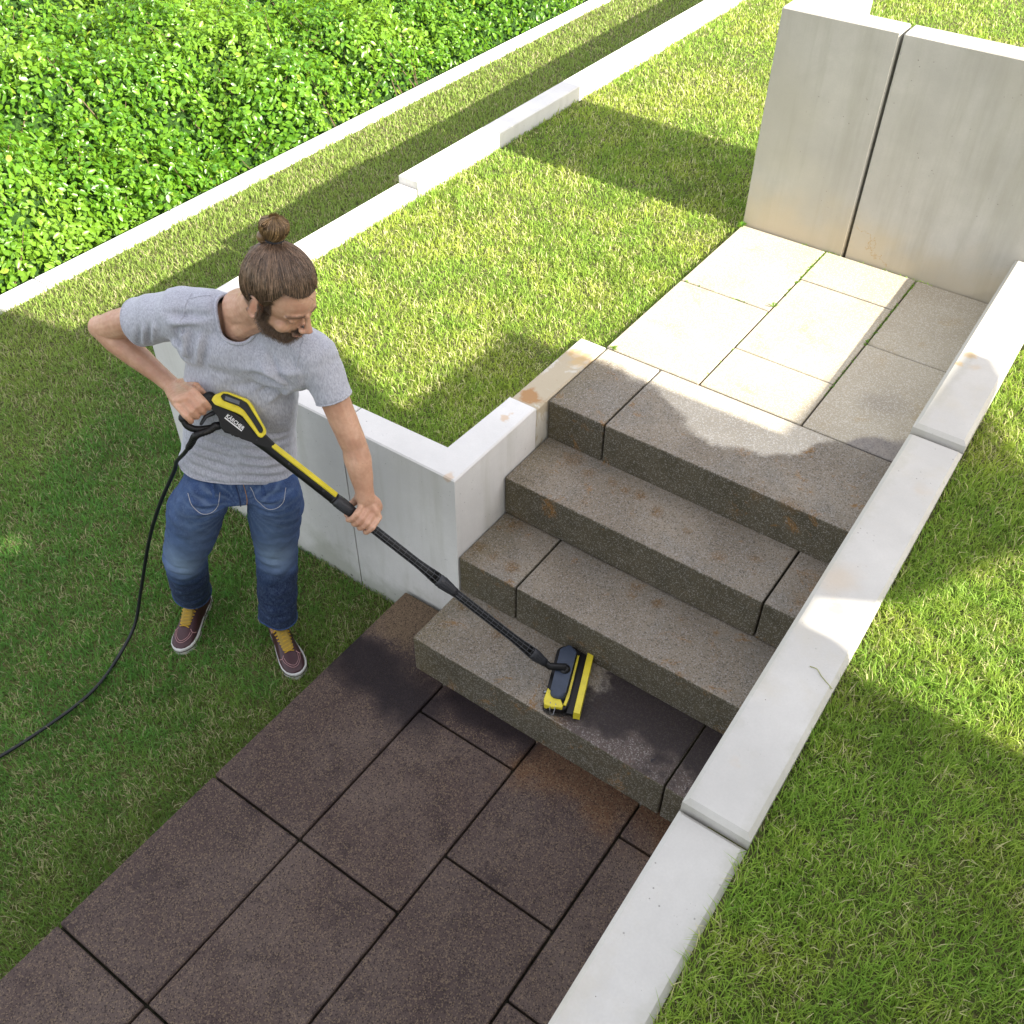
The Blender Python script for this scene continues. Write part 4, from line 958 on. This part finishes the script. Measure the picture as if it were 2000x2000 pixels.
# pocket stitching, fly and belt loops laid on the denim surface
from mathutils.bvhtree import BVHTree
def bvh_of(me_):
    b = bmesh.new(); b.from_mesh(me_); t = BVHTree.FromBMesh(b); b.free(); return t
jb = bvh_of(me)
def on(bv, p, off):
    r = bv.ray_cast(p + pf * .25, -pf, .5)
    return (r[0] + r[1] * off) if r[0] is not None else p
m_white = plain('pale_thread', (.42, .42, .44), .8); m_seam = plain('dark_seam', (.016, .03, .085), .9); m_orange = plain('ochre_thread', (.42, .22, .06), .8)
def surf_line(pts, r, name, mat, parent, off=.001):
    P_ = [on(jb, p, off) for p in catmull(pts, 6)]; b = bmesh.new(); tube(b, P_, [r] * len(P_), 6, caps='flat'); return obj(name, b, mat, parent, smooth=True)
def jp(l, u): return pz + plat * l * .96 + V3((0, 0, u + .045))
surf_line([jp(-.148, -.012), jp(-.135, -.050), jp(-.105, -.066), jp(-.068, -.058), jp(-.052, -.020)], .0010, 'pocket_seam', m_white, jn)
surf_line([jp(.045, -.012), jp(.062, -.052), jp(.100, -.066), jp(.140, -.050), jp(.158, -.010)], .0010, 'pocket_seam', m_white, jn)
surf_line([jp(.002, .0), jp(.004, -.06), jp(.0, -.105)], .0022, 'fly', m_seam, jn); surf_line([jp(.026, .0), jp(.026, -.065), jp(.006, -.100)], .0009, 'fly_stitching', m_orange, jn)
for l in (-.072, .088):
    b = bmesh.new(); P_ = [on(jb, jp(l, u), .003) for u in (.012, -.008, -.028)]; tube(b, P_, [(.0022, .006)] * 3, 8, ref=pf, caps='flat'); obj('belt_loop', b, m_den, jn)

# ---- shoes
m_sole = plain('sole_rubber', (.50, .50, .48), .6, .4); m_leather = plain('oxblood_leather', (.040, .010, .015), .42, .5, (120, .25, .002)); m_lace = plain('mustard_lace', (.44, .27, .022), .8); m_dark = plain('brown_suede', (.045, .022, .016), .9); m_stitch = plain('pink_stitching', (.36, .20, .20), .8); m_tongue = plain('tan_tongue', (.30, .20, .03), .8)
def shoe(ank, toe, label):
    f = V3((toe.x - ank.x, toe.y - ank.y, 0)).normalized(); s = V3((-f.y, f.x, 0)); up = V3((0, 0, 1)); Lg = .292
    heel = V3((toe.x, toe.y, ZL - .010)) - f * Lg
    sh_ = bmesh.new()
    outl = [(0, 0.0), (.003, .020), (.015, .031), (.06, .036), (.11, .036), (.16, .043), (.20, .050), (.235, .050), (.262, .042), (.280, .027), (.290, .010)]
    pts = [(x, y) for x, y in outl] + [(x, -y * (1.0 if x < .17 else .93)) for x, y in outl[::-1][:-1]]
    prism(sh_, pts, .004, .034, .004, axis=(heel, f, s, up), seg=2)
    sole = obj('shoe', sh_, m_sole, man); tag(sole, label)
    sole.name = 'shoe'
    b = bmesh.new(); pts2 = [(x * 1.003 - .0004, y * 1.02 + (.0006 if y > 0 else -.0006 if y < 0 else 0)) for x, y in pts]
    prism(b, pts2, .021, .0245, 0, axis=(heel, f, s, up)); obj('sole_stripe', b, m_dark, sole)
    # upper: loft of sections along the foot
    b = bmesh.new(); rings = []
    secs = [(.010, .026, .138), (.028, .033, .160), (.058, .036, .165), (.088, .036, .154), (.112, .037, .126), (.135, .038, .104), (.160, .041, .086), (.185, .043, .073), (.215, .045, .061), (.240, .043, .053), (.262, .036, .046), (.276, .024, .040), (.282, .012, .036)]
    n = 18
    for x, w_, h_ in secs:
        r = []
        for i in range(n + 1):
            a = math.pi * i / n; ca, sa = math.cos(a), math.sin(a)
            r.append(b.verts.new(heel + f * x + s * (w_ * math.copysign(abs(ca) ** .75, ca) * (1 - .22 * sa * (h_ / .13))) + up * (.030 + (h_ - .030) * sa ** .85)))
        rings.append(r)
    for p, q in zip(rings, rings[1:]):
        for i in range(n): b.faces.new((p[i], q[i], q[i + 1], p[i + 1]))
    b.faces.new(rings[0]); b.faces.new(rings[-1][::-1]); bmesh.ops.recalc_face_normals(b, faces=b.faces[:])
    up_o = obj('upper', b, m_leather, sole, smooth=True)
    bv = bvh_of(up_o.data)
    def top(x, y, off=.0012):
        r = bv.ray_cast(heel + f * x + s * y + up * .3, -up, .4); return (r[0] + r[1] * off) if r[0] is not None else heel + f * x + s * y + up * .04
    def line(P2, r, name, mat, off=.001):
        pp = [top(x, y, off) for x, y in P2]; pp = catmull(pp, 4); bb = bmesh.new(); tube(bb, pp, [r] * len(pp), 6, caps='flat'); return obj(name, bb, mat, sole, smooth=True)
    # tongue
    bb = bmesh.new(); tp = [top(x, 0, .002) for x in (.092, .112, .135, .16, .19)]; tube(bb, tp, [(.004, .021)] * 5, 10, ref=up); obj('tongue', bb, m_tongue, sole, smooth=True)
    for k in range(9):
        x0 = .094 + .0122 * k; w1 = .027 - .0012 * k; 
        line([(x0, -w1), (x0 + .004, -.4 * w1), (x0 + .009, .4 * w1), (x0 + .012, w1)], .0021, 'lace', m_lace, .004)
        line([(x0 + .010, -w1), (x0 + .008, 0), (x0 + .001, w1)], .0021, 'lace', m_lace, .0055)
    for rr, o_ in ((.026, .0), (.033, .0)):
        line([(.212 + .004, -rr * .98), (.235, -rr * .86), (.250 + (rr - .026), -rr * .45), (.256 + (rr - .026), 0), (.250 + (rr - .026), rr * .45), (.235, rr * .86), (.216, rr * .98)], .0011, 'toe_stitching', m_stitch, .0006)
    for sg in (-1, 1): line([(.206, sg * .024), (.214, sg * .030), (.212, sg * .037), (.204, sg * .041)], .0016, 'eyelet_seam', m_stitch, .0006)
shoe(J['ankR'], toeR, 'maroon high-top shoe pointing straight forward'); shoe(J['ankL'], toeL, 'maroon high-top shoe nearest the patio edge')

# ---- hair: swept back from the hairline into a bun
bunc = hp(-.010, -.070, .118)         # where the tie sits
bm = bmesh.new(); ax3 = (hr, hf, hu)
ellipsoid(bm, hp(0, -.013, .036), ax3, (.0865, .1010, .0970), 32); ellipsoid(bm, hp(0, -.045, .010), ax3, (.076, .070, .085), 24); ellipsoid(bm, hp(0, -.046, .072), ax3, (.058, .058, .045), 20); tube(bm, [hp(-.006, -.050, .085), bunc], [.036, .019], 16)
me = remesh(bm, .0035, 6); C = get_co(me); q = C - np.array(HC); x = q @ np.array(hr); y = q @ np.array(hf); z = q @ np.array(hu)
hl = .058 - 8.0 * np.clip(np.abs(x) - .020, 0, .05) ** 2          # hairline: height over the forehead
lim = np.where(y > .045, .069 + 0.25 * (np.abs(x) > .035) * (np.abs(x) - .035), np.where(y > .012, -.005 + (y - .012) * 2.1, np.where(y > -.032, .010, -.055)))
drop(me, z < lim)
set_attr(me, 'rnd', np.zeros(len(me.vertices)))
def hair_mat(name, c1, c2):
    m = NT(name); r = m.attr('rnd'); c = m.mix(r, c1, c2); c = m.mix(m.rng(m.noise(60, 3), .4, .7, 0, .4), c, tuple(v * .5 for v in c1)); m.base(c, .36, .6); m.b.inputs['Anisotropic'].default_value = .3
    m.bump(m.noise(400, 2), .3, .001); return m.m
m_hair = hair_mat('hair', (.060, .036, .022), (.320, .205, .130))
hair = link_mesh('hair', me, m_hair, man); hair.data.shade_smooth()
hbv = bvh_of(me); hcen = hp(0, -.02, .03)
def strands(name, paths, r0, mat, parent, rv):
    n = 3; allv = []; F = []; ls = []; rn = []; base = 0; fl0 = 0
    for P_, rr in zip(paths, rv):
        m2 = len(P_); P = np.array(P_); D = np.gradient(P, axis=0); D /= np.linalg.norm(D, axis=1, keepdims=True) + 1e-9
        ref = np.array([.3, .5, .81]); u = np.cross(D, ref); u /= np.linalg.norm(u, axis=1, keepdims=True) + 1e-9; v = np.cross(D, u)
        w = np.full(m2, r0) * np.clip(np.minimum(np.arange(m2) + .6, 1.0), 0, 1); w[-1] *= .3
        for k in range(n): allv.append(P + (u * math.cos(2.1 * k) + v * math.sin(2.1 * k)) * w[:, None])
        for i in range(m2 - 1):
            for k in range(n):
                k2 = (k + 1) % n; F += [base + k * m2 + i, base + k2 * m2 + i, base + k2 * m2 + i + 1, base + k * m2 + i + 1]; ls.append(fl0); fl0 += 4
        base += n * m2; rn += [rr] * (n * m2)
    me_ = np_mesh(name, np.concatenate(allv), F, ls, {'rnd': np.array(rn)}); me_.shade_smooth(); return link_mesh(name, me_, mat, parent)
random.seed(5)
C = get_co(me); N = get_no(me); paths = []; rv = []
for _ in range(2600):
    i = random.randrange(len(C)); p = V3(C[i])
    if (p - hcen).dot(hu) > .075 and random.random() < .6: continue
    # travel on the surface towards the bun
    pth = []; steps = 11; tgt = bunc + V3((random.gauss(0, .006), random.gauss(0, .006), random.gauss(0, .004)))
    lift = random.choice((.0006, .0010, .0016, .0022)); jit = V3((random.gauss(0, .003), random.gauss(0, .003), random.gauss(0, .003)))
    rev = random.uniform(.3, 1.0)
    for s_ in range(steps):
        t = s_ / (steps - 1) * rev; c = p.lerp(tgt, t) + jit * math.sin(t * 3.1)
        d = (c - hcen).normalized(); r = hbv.ray_cast(hcen + d * .3, -d, .5)
        pth.append((r[0] + d * lift) if r[0] is not None else c)
    paths.append([tuple(v) for v in pth]); rv.append(random.random() ** 1.1)
for _ in range(60):
    i = random.randrange(len(C)); p = V3(C[i]); d = (p - hcen).normalized(); side_ = d.cross(V3((random.gauss(0, 1), random.gauss(0, 1), random.gauss(0, 1)))).normalized(); l = random.uniform(.015, .045)
    q0 = p + d * .001; paths.append([tuple(q0 + (side_ * t + d * (.16 * t - .05 * t * t)) * l + V3((0, 0, -.15 * l * t * t))) for t in (0, .25, .5, .75, 1)]); rv.append(random.uniform(.3, .8))
strands('hair_strands', paths, .00075, m_hair, hair, rv)
# bun: knot of looped strands leaning towards the back, with a dark tie
m_bun = hair_mat('bun_hair', (.11, .066, .032), (.40, .25, .11))
bu = (hu * .85 - hf * .35 - hr * .05).normalized(); b1 = hr.copy(); b1 = (b1 - bu * b1.dot(bu)).normalized(); b2 = bu.cross(b1)
bm = bmesh.new(); ellipsoid(bm, bunc + bu * .036, (b1, b2, bu), (.033, .029, .028), 20); tube(bm, [bunc - bu * .01, bunc + bu * .02], [.019, .018], 12); ellipsoid(bm, bunc + bu * .012 - cR * .030, (b1, b2, bu), (.017, .014, .018), 14)
me2 = remesh(bm, .0025, 4); set_attr(me2, 'rnd', np.full(len(me2.vertices), .3)); me2.shade_smooth(); bun = link_mesh('hair_bun', me2, m_bun, man)
paths = []; rv = []
for _ in range(420):
    a = random.uniform(0, 6.28); top_ = random.uniform(.056, .068); k = random.uniform(.9, 1.08); pth = []
    for s_ in range(9):
        t = s_ / 8; rad = .014 + .0135 * math.sin(min(t, 1) * math.pi * .62) * 1.0; rad = (.018 + .018 * math.sin(t * math.pi * .95)) * k if t < .85 else .014 * k
        h_ = .004 + t * top_; aa = a + .9 * t + .15 * math.sin(5 * t)
        pth.append(tuple(bunc + bu * h_ + (b1 * math.cos(aa) + b2 * math.sin(aa)) * rad * (1.0 if t < .8 else .8)))
    paths.append(pth); rv.append(random.random())
strands('bun_strands', paths, .00085, m_bun, bun, rv)
bm = bmesh.new(); pp = [bunc + bu * .004 + (b1 * math.cos(a) + b2 * math.sin(a)) * .0195 for a in [i * math.pi / 10 for i in range(22)]]; tube(bm, pp, [.0048] * len(pp), 8, caps='flat'); obj('hair_tie', bm, plain('tie_black', (.012, .012, .018), .7), bun, smooth=True)
# beard hairs
paths = []; rv = []
idx = RNG.choice(len(beardC), min(2600, len(beardC)), replace=False)
for i in idx:
    p = V3(beardC[i]); n_ = V3(beardN[i]); d = (n_ * .55 - hu * .8 + hf * .15 + V3((random.gauss(0, .2), random.gauss(0, .2), random.gauss(0, .2)))).normalized(); l = random.uniform(.004, .009)
    paths.append([tuple(p), tuple(p + (n_ * .6 + d * .4) * l * .5), tuple(p + n_ * l * .35 + d * l * .8)]); rv.append(random.random() * .45)
strands('beard', paths, .00045, m_hair, man, rv)
# cropped hair in front of the ear
# ------------------------------------------------------------------ the cleaning lance
m_blk_p = plain('black_plastic', (.0045, .0045, .005), .45, .35, (200, .15, .001)); m_gry_p = plain('grey_plastic', (.022, .023, .027), .5, .4, (200, .2, .001)); m_slate = plain('slate_plastic', (.028, .040, .066), .45, .4, (180, .2, .001))
m_yel = plain('yellow_plastic', (.60, .50, .030), .38, .5); m_scr = plain('display_glass', (.10, .11, .13), .12, .6); m_drk = plain('dark_glass', (.010, .011, .014), .08, .7); m_wht = plain('white_lettering', (.60, .60, .60), .5); m_steel = plain('steel', (.28, .28, .29), .3, .5, None, 1.0)
m_rib = plain('rib_plastic', (.060, .062, .068), .5, .4)
ln = empty('cleaning_lance', lp(.5, 0), 'long black lance with yellow trim, held by the man and reaching the lowest step', 'pressure washer')
AX_ = (LA, Ld, Lu, Ln_)
def pr2(name, pts, n0, n1, mat, parent, bev=.002, seg=2, smooth=False):
    bm = bmesh.new(); prism(bm, pts, n0, n1, bev, axis=AX_, seg=seg); o = obj(name, bm, mat, parent)
    return o
bodyp = [(-.1410, -.0100), (-.1300, .0080), (-.1190, .0060), (-.1070, -.0028), (-.0485, .0147), (-.0223, .0171), (.0415, .0011), (.0535, .0200), (.0900, .0160), (.0922, -.0085), (.0375, -.0228), (.0060, -.0290), (-.0010, -.036), (-.0097, -.0400), (-.017, -.037), (-.0256, -.0430), (-.0371, -.0480), (-.0567, -.0440), (-.0700, -.030), (-.0777, -.0200), (-.1109, -.0119), (-.1281, -.0165)]
gb = pr2('gun_body', bodyp, -.021, .019, m_blk_p, ln, .005, 3)
frame = [(-.1234, .0041), (-.1240, .0184), (-.1125, .0395), (-.1024, .0478), (-.0493, .0656), (-.0306, .0634), (.0452, .0308), (.0520, .0229), (.0506, .004), (.0415, .0011), (-.0299, .0197), (-.0492, .0156), (-.107, -.0028), (-.1206, .0005)]
win = [(-.1105, .0264), (-.1085, .0355), (-.1000, .0420), (-.0615, .0535), (-.0422, .0567), (.0400, .0262), (.0418, .0153), (.036, .0120), (-.004, .0262), (-.0364, .035), (-.0553, .0341), (-.0972, .020)]
pr2('gun_shell', [(x * .985, y * .95 + .001) for x, y in frame], -.017, .0205, m_blk_p, gb, .003, 2)
# yellow surround: ring between frame and window
bm = bmesh.new()
def ringprism(bm, A, B, n0, n1, k=60):
    def rs(P):
        P = [V3((x, y, 0)) for x, y in P]; n = len(P); Ls = [(P[(i + 1) % n] - P[i]).length for i in range(n)]; tot = sum(Ls); out = []
        c = V3((sum(p.x for p in P) / n, sum(p.y for p in P) / n, 0))
        return P, c
    PA, cA = rs(A); PB, cB = rs(B); out = []
    # match by angle about the window's centre line
    def along(P):
        n = len(P); Ls = [(P[(i + 1) % n] - P[i]).length for i in range(n)]; tot = sum(Ls); res = []
        for q in range(k):
            d = tot * q / k; i = 0
            while d > Ls[i]: d -= Ls[i]; i += 1
            res.append(P[i].lerp(P[(i + 1) % n], d / Ls[i]))
        return res
    a, b = along(PA), along(PB)
    f = lambda p, z: LA + Ld * p.x + Lu * p.y + Ln_ * z
    va0 = [bm.verts.new(f(p, n0)) for p in a]; va1 = [bm.verts.new(f(p, n1 - .002)) for p in a]; va2 = [bm.verts.new(f(p.lerp(q_, .18), n1)) for p, q_ in zip(a, b)]
    vb2 = [bm.verts.new(f(q_.lerp(p, .18), n1)) for p, q_ in zip(a, b)]; vb0 = [bm.verts.new(f(p, n1 - .004)) for p in b]; vb3 = [bm.verts.new(f(p, n0)) for p in b]
    R5 = [va0, va1, va2, vb2, vb0, vb3]
    for x, y in zip(R5, R5[1:] + R5[:1]):
        for i in range(k): bm.faces.new((x[i], x[(i + 1) % k], y[(i + 1) % k], y[i]))
    bmesh.ops.recalc_face_normals(bm, faces=bm.faces[:])
frA = frame[2:] + frame[:2]; wnA = win[1:] + win[:1]
ringprism(bm, frA, wnA, .0, .0275); obj('yellow_surround', bm, m_yel, gb)
pr2('display_cover', [(x, y) for x, y in win], .010, .0232, m_drk, gb, .001, 1)
pr2('display', [(-.1005, .0345), (-.0610, .0480), (-.0560, .0385), (-.0950, .0250)], .0215, .0242, m_scr, gb, .0006, 1)
# pistol grip, trigger, hand guard
bm = bmesh.new(); tube(bm, [lp(-.128, .004), lp(-.138, -.030), lp(-.1445, -.070), lp(-.1464, -.0860)], [(.016, .018), (.0155, .017), (.0155, .017), (.014, .016)], 16, ref=Ln_); obj('grip', bm, m_blk_p, gb, smooth=True)
bm = bmesh.new(); tube(bm, catmull([lp(-.1464, -.088), lp(-.130, -.0965), lp(-.1119, -.0945), lp(-.0958, -.0850), lp(-.0734, -.0620), lp(-.060, -.045)], 4), [(.012, .010)] * 21, 12, ref=Ln_); obj('hand_guard', bm, m_blk_p, gb, smooth=True)
bm = bmesh.new(); tube(bm, [lp(-.094, -.024, -.002), lp(-.104, -.046, -.002), lp(-.101, -.068, -.002)], [(.008, .007), (.008, .006), (.007, .005)], 10, ref=Ln_); obj('trigger', bm, m_gry_p, gb, smooth=True)
for (s_, t_) in ((-.127, -.004), (-.012, .0), (.0435, -.0085)):
    bm = bmesh.new(); tube(bm, [lp(s_, t_, .0175), lp(s_, t_, .0198)], [.0026, .0026], 10, caps='flat'); obj('screw', bm, m_gry_p, gb)
# lettering on the gun
def text(body, s_, t_, n_, size, mat, parent, name, ang=0.0, sx=1.0):
    cu = bpy.data.curves.new(name, 'FONT'); cu.body = body; cu.size = size; cu.extrude = .0003; cu.align_x = 'CENTER'; cu.align_y = 'CENTER'; cu.space_character = 1.02; cu.offset = size * .022
    o = bpy.data.objects.new(name, cu); COL.objects.link(o); dg = bpy.context.evaluated_depsgraph_get(); me_ = bpy.data.meshes.new_from_object(o.evaluated_get(dg)); bpy.data.objects.remove(o); bpy.data.curves.remove(cu)
    ca, sa = math.cos(ang), math.sin(ang); ex = Ld * ca + Lu * sa; ey = -Ld * sa + Lu * ca; org = lp(s_, t_, n_)
    me_.transform(Matrix.Translation(org) @ Matrix((ex, ey, Ln_)).transposed().to_4x4() @ Matrix.Diagonal((sx, 1, 1, 1))); me_.materials.clear()
    return link_mesh(name, me_, mat, parent)
text('K\u00c4RCHER', -.034, -.0068, .0193, .0145, m_wht, gb, 'lettering', 0.0, .92)
pr2('lettering_bar', [(-.064, -.0165), (-.0045, -.0165), (-.0045, -.0132), (-.064, -.0132)], .0185, .0195, m_wht, gb, 0)
# barrel with yellow strip
bm = bmesh.new(); tube(bm, [lp(.04, -.004), lp(.085, -.0035), lp(.20, -.0035), lp(.33, -.0045)], [(.019, .020), (.0190, .0185), (.0180, .0175), (.0175, .0170)], 20, ref=Ln_); bar = obj('barrel', bm, m_blk_p, ln, smooth=True)
# strip on the upper flank of the barrel
sn = (Lu * .62 + Ln_ * .78).normalized(); sw = Ld.cross(sn).normalized()
bm = bmesh.new(); o_ = lp(0, -.0035); pts = [(.087, -.0055), (.090, -.008), (.094, -.0085), (.325, -.0080), (.325, .0080), (.094, .0085), (.090, .008), (.087, .0055)]
prism(bm, pts, .0125, .0206, .0008, axis=(o_, Ld, sw, sn)); obj('yellow_strip', bm, m_yel, bar)
for s_ in (.158, .285):
    bm = bmesh.new(); tube(bm, [lp(s_, -.006, .015), lp(s_, -.006, .0195)], [.0034, .0034], 10, caps='flat'); obj('screw', bm, m_gry_p, bar)
def coupler(s0, s1, r0, r1, name='coupler'):
    bm = bmesh.new(); tube(bm, [lp(s0, -.004), lp(s0 + .012, -.004), lp(s1 - .014, -.004), lp(s1, -.004)], [r0, r0 * 1.12, r1, r1 * .92], 24, caps='flat')
    for k in range(16):
        a = k * math.pi / 8; e = Lu * math.cos(a) + Ln_ * math.sin(a); c0 = lp(s0 + .022, -.004) + e * r0 * 1.09; c1 = lp(s1 - .018, -.004) + e * r1 * .99; tube(bm, [c0, c1], [.0011, .0011], 5)
    o = obj(name, bm, m_gry_p, ln, smooth=True)
    bm = bmesh.new(); tube(bm, [lp(s0 - .006, -.004), lp(s0 + .001, -.004)], [r0 * 1.05, r0 * 1.05], 20, caps='flat'); obj('collar_ring', bm, m_blk_p, o, smooth=True); return o
def ribbed(s0, s1, r0, r1, flare=None):
    bm = bmesh.new(); n = 8; pts = []; rr = []
    for i in range(n + 1):
        t = i / n; s_ = s0 + (s1 - s0) * t; r = r0 + (r1 - r0) * t
        if flare and t > .80: r += flare * (t - .80) / .20
        pts.append(lp(s_, -.004)); rr.append(r)
    tube(bm, pts, rr, 20, caps='flat'); o = obj('tube', bm, m_blk_p, ln, smooth=True)
    bm = bmesh.new(); k = int((s1 - s0) / .0215)
    for i in range(1, k):
        t = i / k; s_ = s0 + (s1 - s0) * t; r = r0 + (r1 - r0) * t + (flare * (t - .80) / .20 if flare and t > .80 else 0); tube(bm, [lp(s_ - .0007, -.004), lp(s_ + .0007, -.004)], [r + .0016] * 2, 20, caps='flat')
    for j in range(8):
        a = (j + .5) * math.pi / 4; e = Lu * math.cos(a) + Ln_ * math.sin(a); tube(bm, [p + e * (r + .0009) for p, r in zip(pts, rr)], [.0012] * len(pts), 5, caps='flat')
    obj('rib_grid', bm, m_rib, o)
    return o
coupler(.330, .402, .0175, .0180); ribbed(.400, .738, .0128, .0128, .0065); coupler(.738, .818, .0185, .0158); ribbed(.816, 1.150, .0128, .0128, .0055); coupler(1.150, 1.215, .0178, .0155)
# brush head standing on the lowest step
zt = ZS[1]
hx = V3((.092, -.232, 0)).normalized(); hy = V3((hx.y, -hx.x, 0)) * -1; hz = V3((0, 0, 1))   # hx along the bar (towards the camera), hy towards the right
if hy.x < 0: hy = -hy
HO = V3((.530, .142, zt))     # middle of the brush body
hax = (HO, hx, hy, hz)
def hpz(name, pts, z0, z1, mat, parent, bev=.004, seg=3):
    bm = bmesh.new(); prism(bm, pts, z0, z1, bev, axis=hax, seg=seg); return obj(name, bm, mat, parent)
def rr_(x0, x1, y0, y1, r, n=5):
    out = []
    for cx, cy, a0 in ((x1 - r, y1 - r, 0), (x0 + r, y1 - r, 90), (x0 + r, y0 + r, 180), (x1 - r, y0 + r, 270)):
        for i in range(n + 1): a = R(a0 + 90 * i / n); out.append((cx + r * math.cos(a), cy + r * math.sin(a)))
    return out
bh = hpz('brush_head', rr_(-.128, .132, -.042, .038, .026), .014, .034, m_blk_p, ln, .006)
hpz('head_cover', [(x, y * (1 - .12 * (x + .12) / .24)) for x, y in rr_(-.112, .100, -.030, .026, .022)], .030, .060, m_slate, bh, .012, 4)
hpz('yellow_cap', [(.128, -.036), (.132, -.012), (.128, .022), (.118, .024), (.098, .012), (.088, -.012), (.062, -.0385), (.108, -.042)], .024, .046, m_yel, bh, .004)
hpz('yellow_cap', [(-.095, .0285), (.060, .0285), (.085, .026), (.112, .022), (.112, .032), (.082, .036), (-.095, .036)], .020, .040, m_yel, bh, .003)
hpz('squeegee', [(-.130, .060), (.132, .060), (.132, .082), (-.130, .082)], .004, .038, m_yel, bh, .002)
hpz('squeegee_holder', [(-.125, .036), (.128, .036), (.128, .0605), (-.125, .0605)], .010, .022, m_blk_p, bh, .002)
# bristles along the rim
bm = bmesh.new()
rimp = rr_(-.126, .130, -.041, .037, .026, 5)
for i in range(len(rimp)):
    a = rimp[i]; b_ = rimp[(i + 1) % len(rimp)]; dd = math.dist(a, b_); k = max(1, int(dd / .0035))
    for q_ in range(k):
        t = q_ / k; x = a[0] + (b_[0] - a[0]) * t; y = a[1] + (b_[1] - a[1]) * t; cx = .002; sp = 1.04
        tube(bm, [HO + hx * x + hy * y + hz * .016, HO + hx * (x * sp) + hy * (y * (1 + (sp - 1) * 2)) + hz * .0005], [.0011, .0009], 4, caps='flat')
obj('bristles', bm, m_gry_p, bh)
# steel clip at the near end
bm = bmesh.new(); tube(bm, [HO + hx * .118 + hy * -.018 + hz * .047, HO + hx * .136 + hy * -.016 + hz * .036, HO + hx * .143 + hy * -.013 + hz * .018, HO + hx * .142 + hy * -.002 + hz * .020, HO + hx * .133 + hy * .000 + hz * .040, HO + hx * .120 + hy * .000 + hz * .047], [.0016] * 6, 8); obj('spring_clip', bm, m_steel, bh, smooth=True)
bm = bmesh.new(); tube(bm, [HO + hx * .070 + hy * -.043 + hz * .030, HO + hx * .070 + hy * -.049 + hz * .024], [.006, .005], 10); obj('side_button', bm, m_steel, bh, smooth=True)
# swivel neck from the lance into the cover
nb = HO + hx * -.012 + hy * .002 + hz * .058
bm = bmesh.new(); tube(bm, [lp(1.205, -.004), lp(1.238, -.004), nb + hz * .012, nb - hz * .012], [.0125, .0120, .0135, .0145], 16); ellipsoid(bm, nb, (hx, hy, hz), (.020, .019, .015), 16); obj('swivel_neck', bm, m_blk_p, ln, smooth=True)

# hose
hp_ = [lp(-.066, -.040), lp(-.073, -.068, .004), V3((-.455, -.318, 1.066)), V3((-.490, -.316, 1.02)), V3((-.536, -.319, .96)), V3((-.621, -.300, .87)), V3((-.667, -.291, .80)), V3((-.78, -.316, .60)), V3((-.889, -.335, .38)), V3((-.978, -.375, .12)), V3((-1.000, -.440, -.045)), V3((-.985, -.545, -.108)), V3((-.945, -.661, -.112)), V3((-.933, -.777, -.112)), V3((-.950, -.954, -.112)), V3((-.972, -1.075, -.112)), V3((-1.01, -1.25, -.112)), V3((-1.1, -1.55, -.112)), V3((-1.3, -2.0, -.112))]
for i_ in range(2, 8): hp_[i_] = hp_[i_] + (CAM_POS - hp_[i_]).normalized() * .02
P_ = catmull(hp_, 10); bm = bmesh.new(); tube(bm, P_, [.0062] * len(P_), 12); hose = obj('hose', bm, plain('hose_rubber', (.006, .007, .010), .5, .4, (60, .2, .001)), None, smooth=True)
tag(hose, 'thin black rubber hose hanging from the lance and running over the lawn', 'hose')
bm = bmesh.new(); sl = P_[4:36]; tube(bm, sl, [.0115 - .003 * i / len(sl) for i in range(len(sl))], 14)
for i in range(1, len(sl) - 1, 2): tube(bm, [sl[i], sl[i] + (sl[i + 1] - sl[i]) * .3], [.0128 - .003 * i / len(sl)] * 2, 14, caps='flat')
obj('kink_guard', bm, m_blk_p, hose, smooth=True)

# a dry grass stalk lying on the coping
bm = bmesh.new(); P_ = catmull([V3((1.262, .098, .8765)), V3((1.280, .100, .8772)), V3((1.296, .088, .8770)), V3((1.313, .078, .8765)), V3((1.335, .068, .874))], 5); tube(bm, P_, [.0011] * len(P_), 5, caps='flat')
tag(obj('grass_stalk', bm, plain('straw', (.30, .30, .12), .8), None, smooth=True), 'thin dry grass stalk lying across the coping of the parapet', 'stalk')
